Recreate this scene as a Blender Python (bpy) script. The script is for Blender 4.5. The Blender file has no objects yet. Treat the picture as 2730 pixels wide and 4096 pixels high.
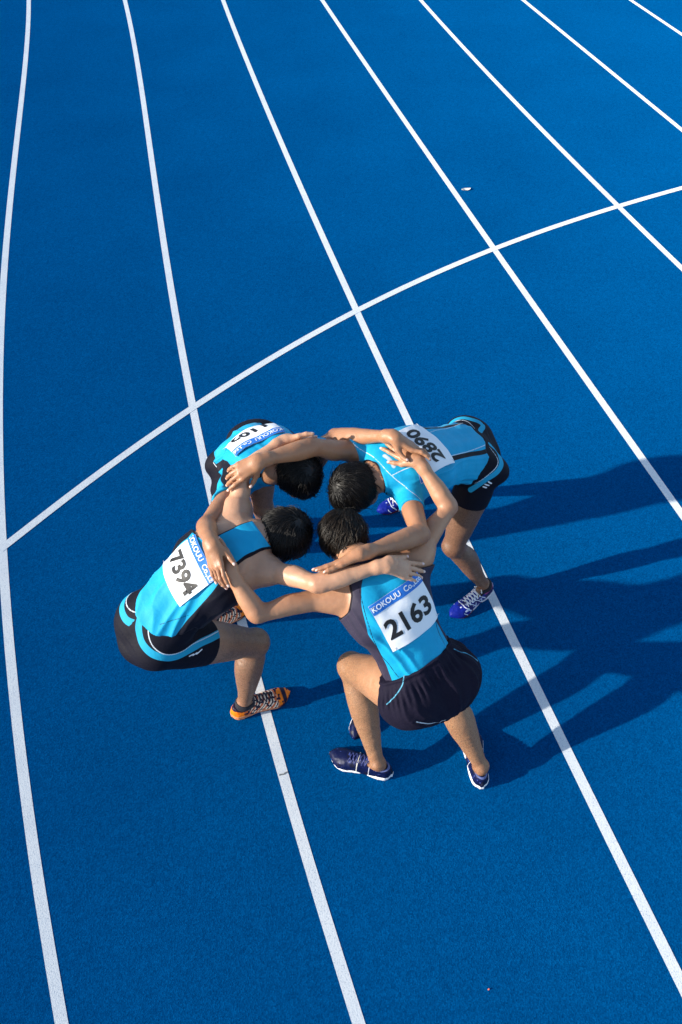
# Relay team huddle on a blue running track
import bpy, bmesh, math, random
import numpy as np
from mathutils import Vector, Matrix

C = bpy.context.scene.collection
# ------------------------------------------------------------------ camera, sky, sun, exposure
cam = bpy.data.objects.new('camera', bpy.data.cameras.new('camera')); C.objects.link(cam)
cam.location = (0, 0, 3.5446); cam.rotation_euler = (math.radians(39.0), 0, 0)
cam.data.sensor_fit = 'VERTICAL'; cam.data.sensor_height = 36.0; cam.data.lens = 27.973
cam.data.clip_start = .05; cam.data.clip_end = 1000
bpy.context.scene.camera = cam
SUN_EL, SUN_AZ = math.radians(19.5), math.radians(14.0)     # shadows run towards +x, a little +y
world = bpy.data.worlds.new('World'); bpy.context.scene.world = world; world.use_nodes = True
wn = world.node_tree.nodes; wl = world.node_tree.links
sky = wn.new('ShaderNodeTexSky'); sky.sky_type = 'NISHITA'; sky.sun_disc = False
sky.sun_elevation = SUN_EL; sky.sun_rotation = math.radians(256.0); sky.air_density = 1.0; sky.dust_density = .5; sky.ozone_density = 1.2
wl.new(sky.outputs[0], wn['Background'].inputs[0]); wn['Background'].inputs[1].default_value = .15
sun = bpy.data.objects.new('sun', bpy.data.lights.new('sun', 'SUN')); C.objects.link(sun)
sun.data.energy = 4.5; sun.data.angle = math.radians(.7); sun.data.color = (1.0, .935, .82)
dirv = Vector((math.cos(SUN_AZ)*math.cos(SUN_EL), math.sin(SUN_AZ)*math.cos(SUN_EL), -math.sin(SUN_EL)))
sun.rotation_euler = dirv.to_track_quat('-Z', 'Y').to_euler(); sun.location = (-6, -3, 6)
vs = bpy.context.scene.view_settings
vs.view_transform = 'Standard'; vs.look = 'None'; vs.exposure = .85; vs.gamma = 1; vs.use_curve_mapping = False
# ------------------------------------------------------------------ helpers
def tag(o, label=None, cat=None, group=None, kind=None):
    for k, v in (('label', label), ('category', cat), ('group', group), ('kind', kind)):
        if v: o[k] = v
    return o
def empty(name, loc):
    o = bpy.data.objects.new(name, None); o.location = loc; o.empty_display_size = .1; C.objects.link(o); return o
def mesh_obj(name, V, Q, mat, parent=None, origin=(0, 0, 0), at=None, smooth=True, kind=None):
    V = np.asarray(V, float) - np.asarray(origin, float); Q = np.asarray(Q)
    me = bpy.data.meshes.new(name); k = Q.shape[1]
    me.vertices.add(len(V)); me.vertices.foreach_set('co', V.astype(np.float32).ravel())
    me.loops.add(Q.size); me.loops.foreach_set('vertex_index', Q.astype(np.int32).ravel())
    me.polygons.add(len(Q)); me.polygons.foreach_set('loop_start', (np.arange(len(Q))*k).astype(np.int32))
    me.polygons.foreach_set('use_smooth', np.full(len(Q), smooth))
    me.update(calc_edges=True)
    for n, a in (at or {}).items():
        me.attributes.new(n, 'FLOAT', 'POINT').data.foreach_set('value', np.asarray(a, np.float32))
    me.materials.append(mat); o = bpy.data.objects.new(name, me); C.objects.link(o)
    if parent: o.parent = parent
    if kind: o['kind'] = kind
    return o
def new_mat(name):
    m = bpy.data.materials.new(name); m.use_nodes = True
    return m, m.node_tree.nodes, m.node_tree.links, m.node_tree.nodes['Principled BSDF']
def nd(ns, t, **kw):
    n = ns.new(t)
    for k, v in kw.items(): setattr(n, k, v)
    return n
def coords(ns, ls, scale):
    t = nd(ns, 'ShaderNodeTexCoord'); m = nd(ns, 'ShaderNodeMapping'); m.inputs['Scale'].default_value = (scale,)*3 if np.isscalar(scale) else scale
    ls.new(t.outputs['Object'], m.inputs[0]); return m.outputs[0]
def noise(ns, ls, scale, detail=2., rough=.5, co=None):
    n = nd(ns, 'ShaderNodeTexNoise'); n.inputs['Scale'].default_value = scale; n.inputs['Detail'].default_value = detail; n.inputs['Roughness'].default_value = rough
    ls.new(co if co is not None else coords(ns, ls, 1.), n.inputs['Vector']); return n.outputs[0]
def ramp(ns, ls, x, stops):
    r = nd(ns, 'ShaderNodeValToRGB'); e = r.color_ramp.elements
    while len(e) < len(stops): e.new(.5)
    for el, (p, c) in zip(e, stops): el.position = p; el.color = (*c, 1) if len(c) == 3 else c
    ls.new(x, r.inputs[0]); return r.outputs[0]
def mix(ns, ls, f, a, b, mode='MIX'):
    m = nd(ns, 'ShaderNodeMix', data_type='RGBA', blend_type=mode)
    for s, v in ((0, f), (6, a), (7, b)):
        if isinstance(v, (int, float)): m.inputs[s].default_value = v
        elif isinstance(v, tuple): m.inputs[s].default_value = (*v, 1) if len(v) == 3 else v
        else: ls.new(v, m.inputs[s])
    return m.outputs[2]
def math_n(ns, ls, op, a, b=0., c=0., clamp=False):
    m = nd(ns, 'ShaderNodeMath', operation=op, use_clamp=clamp)
    for i, v in enumerate((a, b, c)):
        if isinstance(v, (int, float)): m.inputs[i].default_value = v
        else: ls.new(v, m.inputs[i])
    return m.outputs[0]
def attr(ns, name):
    return nd(ns, 'ShaderNodeAttribute', attribute_name=name).outputs['Fac']
def band(ns, ls, x, lo, hi, soft=.0015):
    a = math_n(ns, ls, 'DIVIDE', math_n(ns, ls, 'SUBTRACT', x, lo), soft, clamp=True)
    b = math_n(ns, ls, 'DIVIDE', math_n(ns, ls, 'SUBTRACT', hi, x), soft, clamp=True)
    return math_n(ns, ls, 'MULTIPLY', a, b)
def bump(ns, ls, h, bsdf, strength, dist):
    b = nd(ns, 'ShaderNodeBump'); b.inputs['Strength'].default_value = strength; b.inputs['Distance'].default_value = dist
    ls.new(h, b.inputs['Height']); ls.new(b.outputs[0], bsdf.inputs['Normal'])
# ------------------------------------------------------------------ materials
CYAN, NAVY, WHITE = (.006, .32, .55), (.0025, .0025, .009), (.78, .79, .82)
def cloth(name, base, layers, rough=.62, sheen=.04, noise_amt=.12, bstr=.25):
    m, ns, ls, b = new_mat(name); col = base
    n1 = noise(ns, ls, 22., 3.)
    col = mix(ns, ls, n1, tuple(c*(1 - noise_amt) for c in base), tuple(min(1, c*(1 + noise_amt)) for c in base))
    for a, lo, hi, cc, *sf in layers:
        col = mix(ns, ls, band(ns, ls, attr(ns, a), lo, hi, sf[0] if sf else .0015), col, cc)
    ls.new(col, b.inputs['Base Color']); b.inputs['Roughness'].default_value = rough
    b.inputs['Sheen Weight'].default_value = sheen; b.inputs['Sheen Roughness'].default_value = .4
    b.inputs['Specular IOR Level'].default_value = .18
    h = math_n(ns, ls, 'ADD', noise(ns, ls, 65., 3.), math_n(ns, ls, 'MULTIPLY', noise(ns, ls, 700., 1.), .25))
    bump(ns, ls, h, b, bstr, .004)
    return m
def skin_mat(name, base, legc):
    m, ns, ls, b = new_mat(name)
    n1 = noise(ns, ls, 14., 4.); n2 = noise(ns, ls, 120., 3.)
    c = mix(ns, ls, n1, tuple(x*q for x, q in zip(base, (.84, .78, .72))), tuple(x*1.16 for x in base))
    c = mix(ns, ls, math_n(ns, ls, 'MULTIPLY', n2, .25), c, (base[0]*.75, base[1]*.55, base[2]*.5))
    # legs: tanned, with a fine down of dark hair
    w = nd(ns, 'ShaderNodeTexNoise'); w.inputs['Scale'].default_value = 1.; w.inputs['Detail'].default_value = 2.
    ls.new(coords(ns, ls, (420., 420., 90.)), w.inputs['Vector'])
    hair = ramp(ns, ls, w.outputs[0], [(.42, (0, 0, 0)), (.62, (1, 1, 1))])
    lc = mix(ns, ls, hair, legc, tuple(x*.55 for x in legc))
    lm = math_n(ns, ls, 'DIVIDE', math_n(ns, ls, 'SUBTRACT', .115, attr(ns, 'leg')), .03, clamp=True)
    c = mix(ns, ls, lm, c, lc)
    k = math_n(ns, ls, 'DIVIDE', math_n(ns, ls, 'SUBTRACT', .014, attr(ns, 'knuckle')), .012, clamp=True)
    c = mix(ns, ls, math_n(ns, ls, 'MULTIPLY', k, .35), c, (base[0]*.85, base[1]*.6, base[2]*.55))
    jt = math_n(ns, ls, 'DIVIDE', math_n(ns, ls, 'SUBTRACT', .075, attr(ns, 'joint')), .05, clamp=True)
    c = mix(ns, ls, math_n(ns, ls, 'MULTIPLY', jt, math_n(ns, ls, 'MULTIPLY', noise(ns, ls, 45., 3.), .75)), c, (base[0]*.62, base[1]*.46, base[2]*.40))
    nl = math_n(ns, ls, 'DIVIDE', math_n(ns, ls, 'SUBTRACT', .0075, attr(ns, 'nail')), .002, clamp=True)
    c = mix(ns, ls, nl, c, (.72, .50, .44))
    ls.new(c, b.inputs['Base Color'])
    r = math_n(ns, ls, 'SUBTRACT', math_n(ns, ls, 'ADD', .30, math_n(ns, ls, 'MULTIPLY', noise(ns, ls, 32., 4.), .30)), math_n(ns, ls, 'MULTIPLY', nl, .1)); ls.new(r, b.inputs['Roughness'])
    b.inputs['Subsurface Weight'].default_value = .12; b.inputs['Subsurface Radius'].default_value = (.012, .004, .002); b.inputs['Subsurface Scale'].default_value = 1.
    b.inputs['Specular IOR Level'].default_value = .45
    bump(ns, ls, math_n(ns, ls, 'ADD', noise(ns, ls, 260., 2.), noise(ns, ls, 30., 2.)), b, .22, .003)
    return m
def hair_mat(name, a, tipc):
    m, ns, ls, b = new_mat(name)
    c = mix(ns, ls, math_n(ns, ls, 'MULTIPLY', attr(ns, 'tip'), attr(ns, 'lock')), a, tipc)
    ls.new(c, b.inputs['Base Color']); b.inputs['Roughness'].default_value = .45; b.inputs['Specular IOR Level'].default_value = .32
    return m
def plain(name, col, rough=.6, spec=.4, bscale=0, bstr=.2, var=.12):
    m, ns, ls, b = new_mat(name)
    c = mix(ns, ls, noise(ns, ls, 40., 3.), tuple(x*(1 - var) for x in col), tuple(min(1, x*(1 + var)) for x in col))
    ls.new(c, b.inputs['Base Color']); b.inputs['Roughness'].default_value = rough; b.inputs['Specular IOR Level'].default_value = spec
    if bscale: bump(ns, ls, noise(ns, ls, bscale, 2.), b, bstr, .003)
    return m
def track_mat():
    m, ns, ls, b = new_mat('track_rubber')
    v = nd(ns, 'ShaderNodeTexVoronoi'); v.inputs['Scale'].default_value = 180.; v.inputs['Randomness'].default_value = 1.
    co = coords(ns, ls, 1.); ls.new(co, v.inputs['Vector'])
    g = math_n(ns, ls, 'ADD', math_n(ns, ls, 'MULTIPLY', v.outputs['Color'], .55), math_n(ns, ls, 'MULTIPLY', noise(ns, ls, 210., 3., .6, co), .45))
    c = ramp(ns, ls, g, [(.22, (.0, .052, .172)), (.5, (.0, .076, .240)), (.8, (.0004, .112, .325))])
    big = noise(ns, ls, 1.1, 4., .55, co)
    c = mix(ns, ls, .55, c, ramp(ns, ls, big, [(.3, (.80, .80, .82)), (.7, (1.08, 1.08, 1.06))]), 'MULTIPLY')
    mid = noise(ns, ls, 26., 3., .6, co)
    c = mix(ns, ls, .6, c, ramp(ns, ls, mid, [(.3, (.86, .87, .88)), (.7, (1.08, 1.08, 1.07))]), 'MULTIPLY')
    ls.new(c, b.inputs['Base Color']); b.inputs['Roughness'].default_value = .85; b.inputs['Diffuse Roughness'].default_value = 1.
    b.inputs['Specular IOR Level'].default_value = .0
    h = math_n(ns, ls, 'ADD', v.outputs['Distance'], math_n(ns, ls, 'MULTIPLY', noise(ns, ls, 320., 2., .6, co), .8))
    bump(ns, ls, h, b, .45, .003)
    return m
def paint_mat():
    m, ns, ls, b = new_mat('line_paint'); co = coords(ns, ls, 1.)
    g = noise(ns, ls, 190., 3., .65, co); w = noise(ns, ls, 5., 4., .6, co)
    c = ramp(ns, ls, g, [(.30, (.36, .42, .50)), (.42, (.68, .71, .73)), (.8, (.78, .79, .79))])
    c = mix(ns, ls, .5, c, ramp(ns, ls, w, [(.3, (.82, .85, .9)), (.6, (1, 1, 1))]), 'MULTIPLY')
    ls.new(c, b.inputs['Base Color']); b.inputs['Roughness'].default_value = .7; b.inputs['Diffuse Roughness'].default_value = 1.
    bump(ns, ls, g, b, .5, .004)
    return m
# ------------------------------------------------------------------ measured layout (metres)
LANE_LINES = [[[2.8445, -8.6124], [1.5456, -5.6124], [0.4632, -3.1124], [-0.4028, -1.1124], [-1.0523, 0.3876], [-1.3777, 1.1851], [-1.6663, 1.9827], [-1.9228, 2.7802], [-2.1518, 3.5778], [-2.3579, 4.3753], [-2.5458, 5.1728], [-2.72, 5.9704], [-2.8852, 6.7679], [-3.046, 7.5655], [-3.2069, 8.363], [-3.3728, 9.1606], [-3.5481, 9.9581], [-3.7374, 10.7557], [-4.2338, 12.7557], [-5.2267, 16.7557], [-6.9641, 23.7557], [-9.9425, 35.7557]], [[3.3472, -8.6124], [2.2539, -5.6124], [1.3427, -3.1124], [0.6138, -1.1124], [0.0671, 0.3876], [-0.2104, 1.1851], [-0.4637, 1.9827], [-0.6961, 2.7802], [-0.9108, 3.5778], [-1.1111, 4.3753], [-1.3004, 5.1728], [-1.4817, 5.9704], [-1.6585, 6.7679], [-1.8339, 7.5655], [-2.0113, 8.363], [-2.1938, 9.1606], [-2.3848, 9.9581], [-2.5876, 10.7557], [-3.1135, 12.7557], [-4.1652, 16.7557], [-6.0058, 23.7557], [-9.1611, 35.7557]], [[4.0033, -8.4424], [3.1047, -5.4424], [2.3558, -2.9424], [1.7567, -0.9424], [1.3074, 0.5576], [1.0744, 1.3421], [0.8454, 2.1265], [0.6203, 2.911], [0.3992, 3.6955], [0.182, 4.4799], [-0.0312, 5.2644], [-0.2405, 6.0489], [-0.4458, 6.8333], [-0.6471, 7.6178], [-0.8445, 8.4023], [-1.0379, 9.1867], [-1.2274, 9.9712], [-1.4129, 10.7557], [-1.8809, 12.7557], [-2.8167, 16.7557], [-4.4545, 23.7557], [-7.2621, 35.7557]], [[4.509, -6.1296], [3.654, -3.1296], [2.9415, -0.6296], [2.3715, 1.3704], [1.944, 2.8704], [1.7716, 3.4769], [1.6001, 4.0835], [1.4295, 4.69], [1.2598, 5.2966], [1.091, 5.9032], [0.9231, 6.5097], [0.7561, 7.1163], [0.59, 7.7229], [0.4248, 8.3294], [0.2605, 8.936], [0.0972, 9.5425], [-0.0653, 10.1491], [-0.2269, 10.7557], [-0.7582, 12.7557], [-1.8207, 16.7557], [-3.6801, 23.7557], [-6.8678, 35.7557]], [[5.6194, -3.7484], [4.6132, -0.7484], [3.7748, 1.7516], [3.1041, 3.7516], [2.601, 5.2516], [2.4602, 5.675], [2.3217, 6.0984], [2.1855, 6.5218], [2.0517, 6.9452], [1.9202, 7.3686], [1.791, 7.7919], [1.6641, 8.2153], [1.5396, 8.6387], [1.4174, 9.0621], [1.2976, 9.4855], [1.18, 9.9089], [1.0649, 10.3323], [0.952, 10.7557], [0.4243, 12.7557], [-0.631, 16.7557], [-2.4779, 23.7557], [-5.6439, 35.7557]], [[5.0651, 1.4702], [-5.5955, 35.7557]], [[5.7554, 3.715], [-4.6678, 35.7557]]]
START_LINE = [[-1.8825, 2.6006], [-1.5133, 3.0783], [-1.1441, 3.5152], [-0.7749, 3.9141], [-0.4056, 4.2778], [-0.0364, 4.6092], [0.3328, 4.911], [0.702, 5.1862], [1.0712, 5.4374], [1.4405, 5.6676], [1.8097, 5.8796], [2.1789, 6.0761], [2.5481, 6.2601], [2.9173, 6.4343], [3.9173, 6.8954], [5.9173, 7.8177]]
POSE = {
 'p3': dict(hipR=(-0.7183, 1.5812, 0.7600), hipL=(-0.7914, 1.6773, 0.8000), kneeR=(-0.3782, 1.7579, 0.4600), ankR=(-0.4526, 1.6502, 0.0900), ankL=(-0.6637, 2.1001, 0.0900), kneeL=(-0.5464, 2.0130, 0.5000), toeR=(-0.2753, 1.6904, 0.0400), heelR=(-0.5121, 1.5985, 0.0500), toeL=(-0.5672, 2.1838, 0.0400), heelL=(-0.6925, 2.0795, 0.0500), shR=(-0.3056, 1.7547, 1.0300), shL=(-0.4154, 1.9990, 1.0700), neck=(-0.3377, 1.8545, 1.0900), head=(-0.2193, 1.8998, 1.0600), elR=(-0.0856, 1.6182, 1.1300), wrR=(0.1635, 1.6761, 1.1700), elL=(-0.4008, 2.1180, 1.1690), wrL=(-0.2371, 2.2751, 1.1998)),
 'p4': dict(hipL=(0.2567, 1.4215, 0.6600), hipR=(0.4295, 1.5072, 0.6600), kneeL=(0.0471, 1.6408, 0.4600), ankL=(0.1613, 1.3602, 0.0900), ankR=(0.6202, 1.3491, 0.0900), kneeR=(0.4434, 1.5461, 0.4200), toeL=(-0.0027, 1.3874, 0.0400), heelL=(0.2148, 1.3215, 0.0500), toeR=(0.6519, 1.4898, 0.0400), heelR=(0.6696, 1.2849, 0.0500), shL=(-0.0130, 1.6532, 1.0000), shR=(0.2943, 1.8090, 1.0300), neck=(0.0780, 1.7537, 1.0600), head=(0.0071, 1.8983, 1.0600), elL=(-0.3087, 1.5522, 1.0300), wrL=(-0.4034, 1.6523, 1.1540), elR=(0.4308, 2.0122, 1.0900), wrR=(0.3108, 2.1558, 1.2040)),
 'p2': dict(hipL=(0.6274, 2.3978, 0.8600), hipR=(0.5733, 2.5993, 0.8800), kneeL=(0.5398, 2.2797, 0.4700), ankL=(0.7420, 2.2996, 0.1000), toeL=(0.6167, 2.1590, 0.0400), heelL=(0.7868, 2.3015, 0.0500), toeR=(0.2148, 2.8783, 0.0400), ankR=(0.4148, 2.9433, 0.0900), shL=(0.2763, 2.1691, 1.0400), shR=(0.0873, 2.3373, 1.0700), neck=(0.1674, 2.1884, 1.0900), head=(0.0488, 2.1400, 1.0600), elL=(0.3040, 1.8525, 1.1200), wrL=(0.0744, 1.7027, 1.2000), elR=(-0.1156, 2.2490, 1.1890), wrR=(-0.3178, 2.1232, 1.2435), heelR=(0.4748, 2.9583, 0.0400), kneeR=(0.4300, 2.7600, 0.5000)),
 'p1': dict(hipL=(-0.3955, 2.6151, 0.8300), hipR=(-0.4802, 2.4511, 0.8300), shR=(-0.4348, 2.1857, 1.0300), shL=(-0.1186, 2.3216, 1.0600), neck=(-0.2780, 2.2299, 1.0750), head=(-0.1742, 2.2023, 1.0700), elR=(-0.5210, 1.8944, 1.1200), wrR=(-0.4724, 1.7394, 1.2250), elL=(-0.0234, 2.4324, 1.0600), wrL=(0.2018, 2.2317, 1.2691), kneeL=(-0.3900, 2.5200, 0.4700), ankL=(-0.4200, 2.7200, 0.0900), kneeR=(-0.6000, 2.3800, 0.4500), ankR=(-0.6000, 2.5400, 0.0900), toeL=(-0.2775, 2.5946, 0.0400), heelL=(-0.4725, 2.7662, 0.0500), toeR=(-0.4575, 2.4146, 0.0400), heelR=(-0.6525, 2.5862, 0.0500)),
}
HANDS = [
    ('p3', 'L', (-0.1168, 2.3597, 1.1600), dict()),
    ('p4', 'L', (-0.4674, 1.7655, 1.1500), dict(spread=.0, thumb_out=.05, reach=.78)),
    ('p4', 'R', (0.1964, 2.2712, 1.1700), dict(spread=.09, thumb_out=.7)),
    ('p2', 'R', (-0.4260, 2.0828, 1.2000), dict()),
    ('p3', 'R', (0.3062, 1.6742, 1.1500), dict(spread=.11, thumb_out=.55)),
    ('p2', 'L', (-0.0770, 1.6576, 1.1600), dict()),
    ('p1', 'R', (-0.4441, 1.6519, 1.1500), dict(spread=.08, thumb_out=.8)),
    ('p1', 'L', (0.3137, 2.1987, 1.2000), dict()),
]
SHOE_TOE, SHOE_HEEL = (0.0732, 1.5029, 0.0000), (0.1359, 1.7064, 0.0000)
SCRAP, CRUMB = (1.0658, 6.4031, 0.0000), (0.5690, 0.5002, 0.0000)
SCUFF = [(-0.2791, 1.3366), (-0.2413, 1.3516)]
CURVES = {
    'p3_stripe': [(-0.7723, 1.6076, 0.9187), (-0.7779, 1.5748, 0.8886), (-0.7678, 1.5360, 0.8591), (-0.7298, 1.4993, 0.8359), (-0.6784, 1.4893, 0.8141), (-0.6315, 1.5079, 0.7850), (-0.5933, 1.5458, 0.7722), (-0.5556, 1.5905, 0.7538), (-0.5173, 1.6308, 0.7271), (-0.4565, 1.6988, 0.6910)],
    'p3_white': [(-0.7327, 1.5904, 0.9284), (-0.7363, 1.5485, 0.8857), (-0.7189, 1.5158, 0.8556), (-0.6820, 1.4985, 0.8293), (-0.6381, 1.5089, 0.8065), (-0.6087, 1.5323, 0.7915), (-0.5805, 1.5714, 0.7772), (-0.5222, 1.6371, 0.7336), (-0.4530, 1.7209, 0.6873)],
    'p3_back': [(-0.8847, 1.6879, 0.8547), (-0.8378, 1.6746, 0.9057), (-0.7911, 1.6613, 0.9294)],
    'p3_backwhite': [(-0.8609, 1.7133, 0.8759), (-0.8357, 1.6943, 0.9080), (-0.8017, 1.6937, 0.9273)],
    'p3_logo0': [(-0.5961, 1.5311, 0.7477), (-0.5822, 1.5438, 0.7431)],
    'p3_logo1': [(-0.5841, 1.5388, 0.7399), (-0.5697, 1.5531, 0.7386)],
    'p3_logo2': [(-0.5715, 1.5491, 0.7335), (-0.5524, 1.5699, 0.7342)],
    'p3_panel': [(-0.5998, 1.5553, 0.9275), (-0.5569, 1.5814, 0.9827), (-0.5205, 1.6022, 1.0296), (-0.4791, 1.6241, 1.0785), (-0.4378, 1.6492, 1.1121)],
    'p3_pipe': [(-0.6858, 1.5624, 0.9386), (-0.6297, 1.5716, 0.9576), (-0.5746, 1.5815, 0.9723)],
    'p4_panel': [(0.0673, 1.6223, 1.1070), (0.0820, 1.5599, 1.0674), (0.1023, 1.5136, 1.0110), (0.1287, 1.4774, 0.9356), (0.1481, 1.4554, 0.8723)],
    'p4_pipe': [(0.0653, 1.6225, 1.1066), (0.0820, 1.5599, 1.0674), (0.1023, 1.5136, 1.0110), (0.1287, 1.4774, 0.9356), (0.1451, 1.4626, 0.8905), (0.1764, 1.4418, 0.8554), (0.2027, 1.4216, 0.8238), (0.2185, 1.4103, 0.8074)],
    'p4_cord': [(0.2371, 1.4069, 0.8195), (0.2305, 1.3813, 0.7981), (0.2057, 1.3568, 0.7630), (0.1738, 1.3424, 0.7177)],
    'p4_cord2': [(0.4382, 1.5263, 0.8177), (0.4603, 1.5239, 0.8060), (0.4949, 1.5272, 0.7841), (0.5466, 1.5231, 0.7315)],
    'p4_hemline': [(0.2867, 1.2851, 0.6864), (0.3253, 1.2891, 0.6592), (0.3682, 1.3113, 0.6070), (0.4122, 1.3257, 0.6024)],
    'p2_seam': [(0.0346, 2.3204, 1.1316), (0.0790, 2.2808, 1.1428), (0.1246, 2.2239, 1.1645), (0.1582, 2.1783, 1.1668), (0.1807, 2.1486, 1.1607), (0.2035, 2.1273, 1.1500), (0.2384, 2.1076, 1.1286), (0.2826, 2.0658, 1.1242), (0.3208, 2.0259, 1.1165)],
    'p2_seam2': [(0.2035, 2.1273, 1.1500), (0.2495, 2.1442, 1.1655), (0.2960, 2.1594, 1.1729)],
    'p2_mark': [(0.1763, 2.2108, 1.1786), (0.1986, 2.1870, 1.1787), (0.2124, 2.1589, 1.1708)],
    'p2_sideline': [(0.4560, 2.2694, 1.1158), (0.5580, 2.3629, 1.0474), (0.6725, 2.5045, 0.9261)],
    'p2_side': [(0.4517, 2.2509, 1.1139), (0.5055, 2.3018, 1.0768), (0.5641, 2.3515, 1.0389), (0.6220, 2.3903, 1.0093), (0.6757, 2.4754, 0.9257)],
    'p2_topline': [(0.3639, 2.3694, 1.1544), (0.4276, 2.4349, 1.1119), (0.4862, 2.4897, 1.0713), (0.5459, 2.5481, 1.0402)],
    'p2_stripe': [(0.6739, 2.4839, 0.9663), (0.7068, 2.4751, 0.9336), (0.7135, 2.4179, 0.9476), (0.7113, 2.3793, 0.9427), (0.6850, 2.3422, 0.9270), (0.6345, 2.3157, 0.9045), (0.5774, 2.3082, 0.8500)],
    'p2_white': [(0.6663, 2.4576, 0.9752), (0.6894, 2.4217, 0.9622), (0.6965, 2.3862, 0.9539), (0.6831, 2.3572, 0.9434), (0.6519, 2.3321, 0.9288), (0.5913, 2.3076, 0.8897)],
    'p2_logo0': [(0.6313, 2.3049, 0.8735), (0.6470, 2.3047, 0.8659)],
    'p2_logo1': [(0.6382, 2.3084, 0.8859), (0.6570, 2.3099, 0.8755)],
    'p2_logo2': [(0.6521, 2.3146, 0.8961), (0.6677, 2.3142, 0.8841)],
    'p1_navy': [(-0.5320, 2.4828, 0.9765), (-0.4840, 2.3418, 1.0918), (-0.4491, 2.2733, 1.1360)],
    'p1_navy2': [(-0.5717, 2.4257, 0.9204), (-0.5476, 2.3987, 0.9119), (-0.4845, 2.2126, 1.0897), (-0.4524, 2.1754, 1.1091)],
    'p1_stripe': [(-0.5720, 2.4899, 0.9180), (-0.5530, 2.4283, 0.9176), (-0.5189, 2.3746, 0.9195), (-0.4913, 2.3626, 0.8995)],
    'p1_white': [(-0.5799, 2.4364, 0.8897), (-0.5576, 2.4016, 0.8848), (-0.5168, 2.3645, 0.8732)],
    'p1_logo': [(-0.5414, 2.3743, 0.8524), (-0.5304, 2.3624, 0.8366)],
    'p1_top': [(-0.3621, 2.5020, 1.0697), (-0.3482, 2.5886, 0.9886), (-0.3046, 2.4468, 1.1260)],
}
# ------------------------------------------------------------------ implicit modelling (numpy)
F32 = np.float32
def unit(v):
    v = np.asarray(v, float); return v / max(np.linalg.norm(v), 1e-9)
def vec(*a): return np.array(a, float)

class Seg:                                   # tapered capsule
    def __init__(s, a, b, ra, rb):
        s.a, s.b, s.ra, s.rb = np.array(a, float), np.array(b, float), float(ra), float(rb)
        r = max(ra, rb); s.lo = np.minimum(s.a, s.b) - r; s.hi = np.maximum(s.a, s.b) + r
    def d(s, x, y, z):
        ba = s.b - s.a; L = max(float(ba @ ba), 1e-12)
        px, py, pz = x - F32(s.a[0]), y - F32(s.a[1]), z - F32(s.a[2])
        t = np.clip((px*F32(ba[0]) + py*F32(ba[1]) + pz*F32(ba[2])) / F32(L), 0, 1)
        dx, dy, dz = px - t*F32(ba[0]), py - t*F32(ba[1]), pz - t*F32(ba[2])
        return np.sqrt(dx*dx + dy*dy + dz*dz) - (F32(s.ra) + t*F32(s.rb - s.ra))

class Ell:                                   # oriented ellipsoid; R rows = axes
    def __init__(s, c, R, r):
        s.c = np.array(c, float); s.R = np.array([unit(v) for v in R]); s.r = np.array(r, float)
        m = np.sqrt(((s.R * s.r[:, None])**2).sum(0)); s.lo = s.c - m; s.hi = s.c + m
    def d(s, x, y, z):
        px, py, pz = x - F32(s.c[0]), y - F32(s.c[1]), z - F32(s.c[2])
        k0 = 0; k1 = 0
        for i in range(3):
            q = px*F32(s.R[i, 0]) + py*F32(s.R[i, 1]) + pz*F32(s.R[i, 2])
            k0 = k0 + (q/F32(s.r[i]))**2; k1 = k1 + (q/F32(s.r[i]**2))**2
        k0 = np.sqrt(k0); return k0*(k0 - 1)/np.maximum(np.sqrt(k1), 1e-6)

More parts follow.
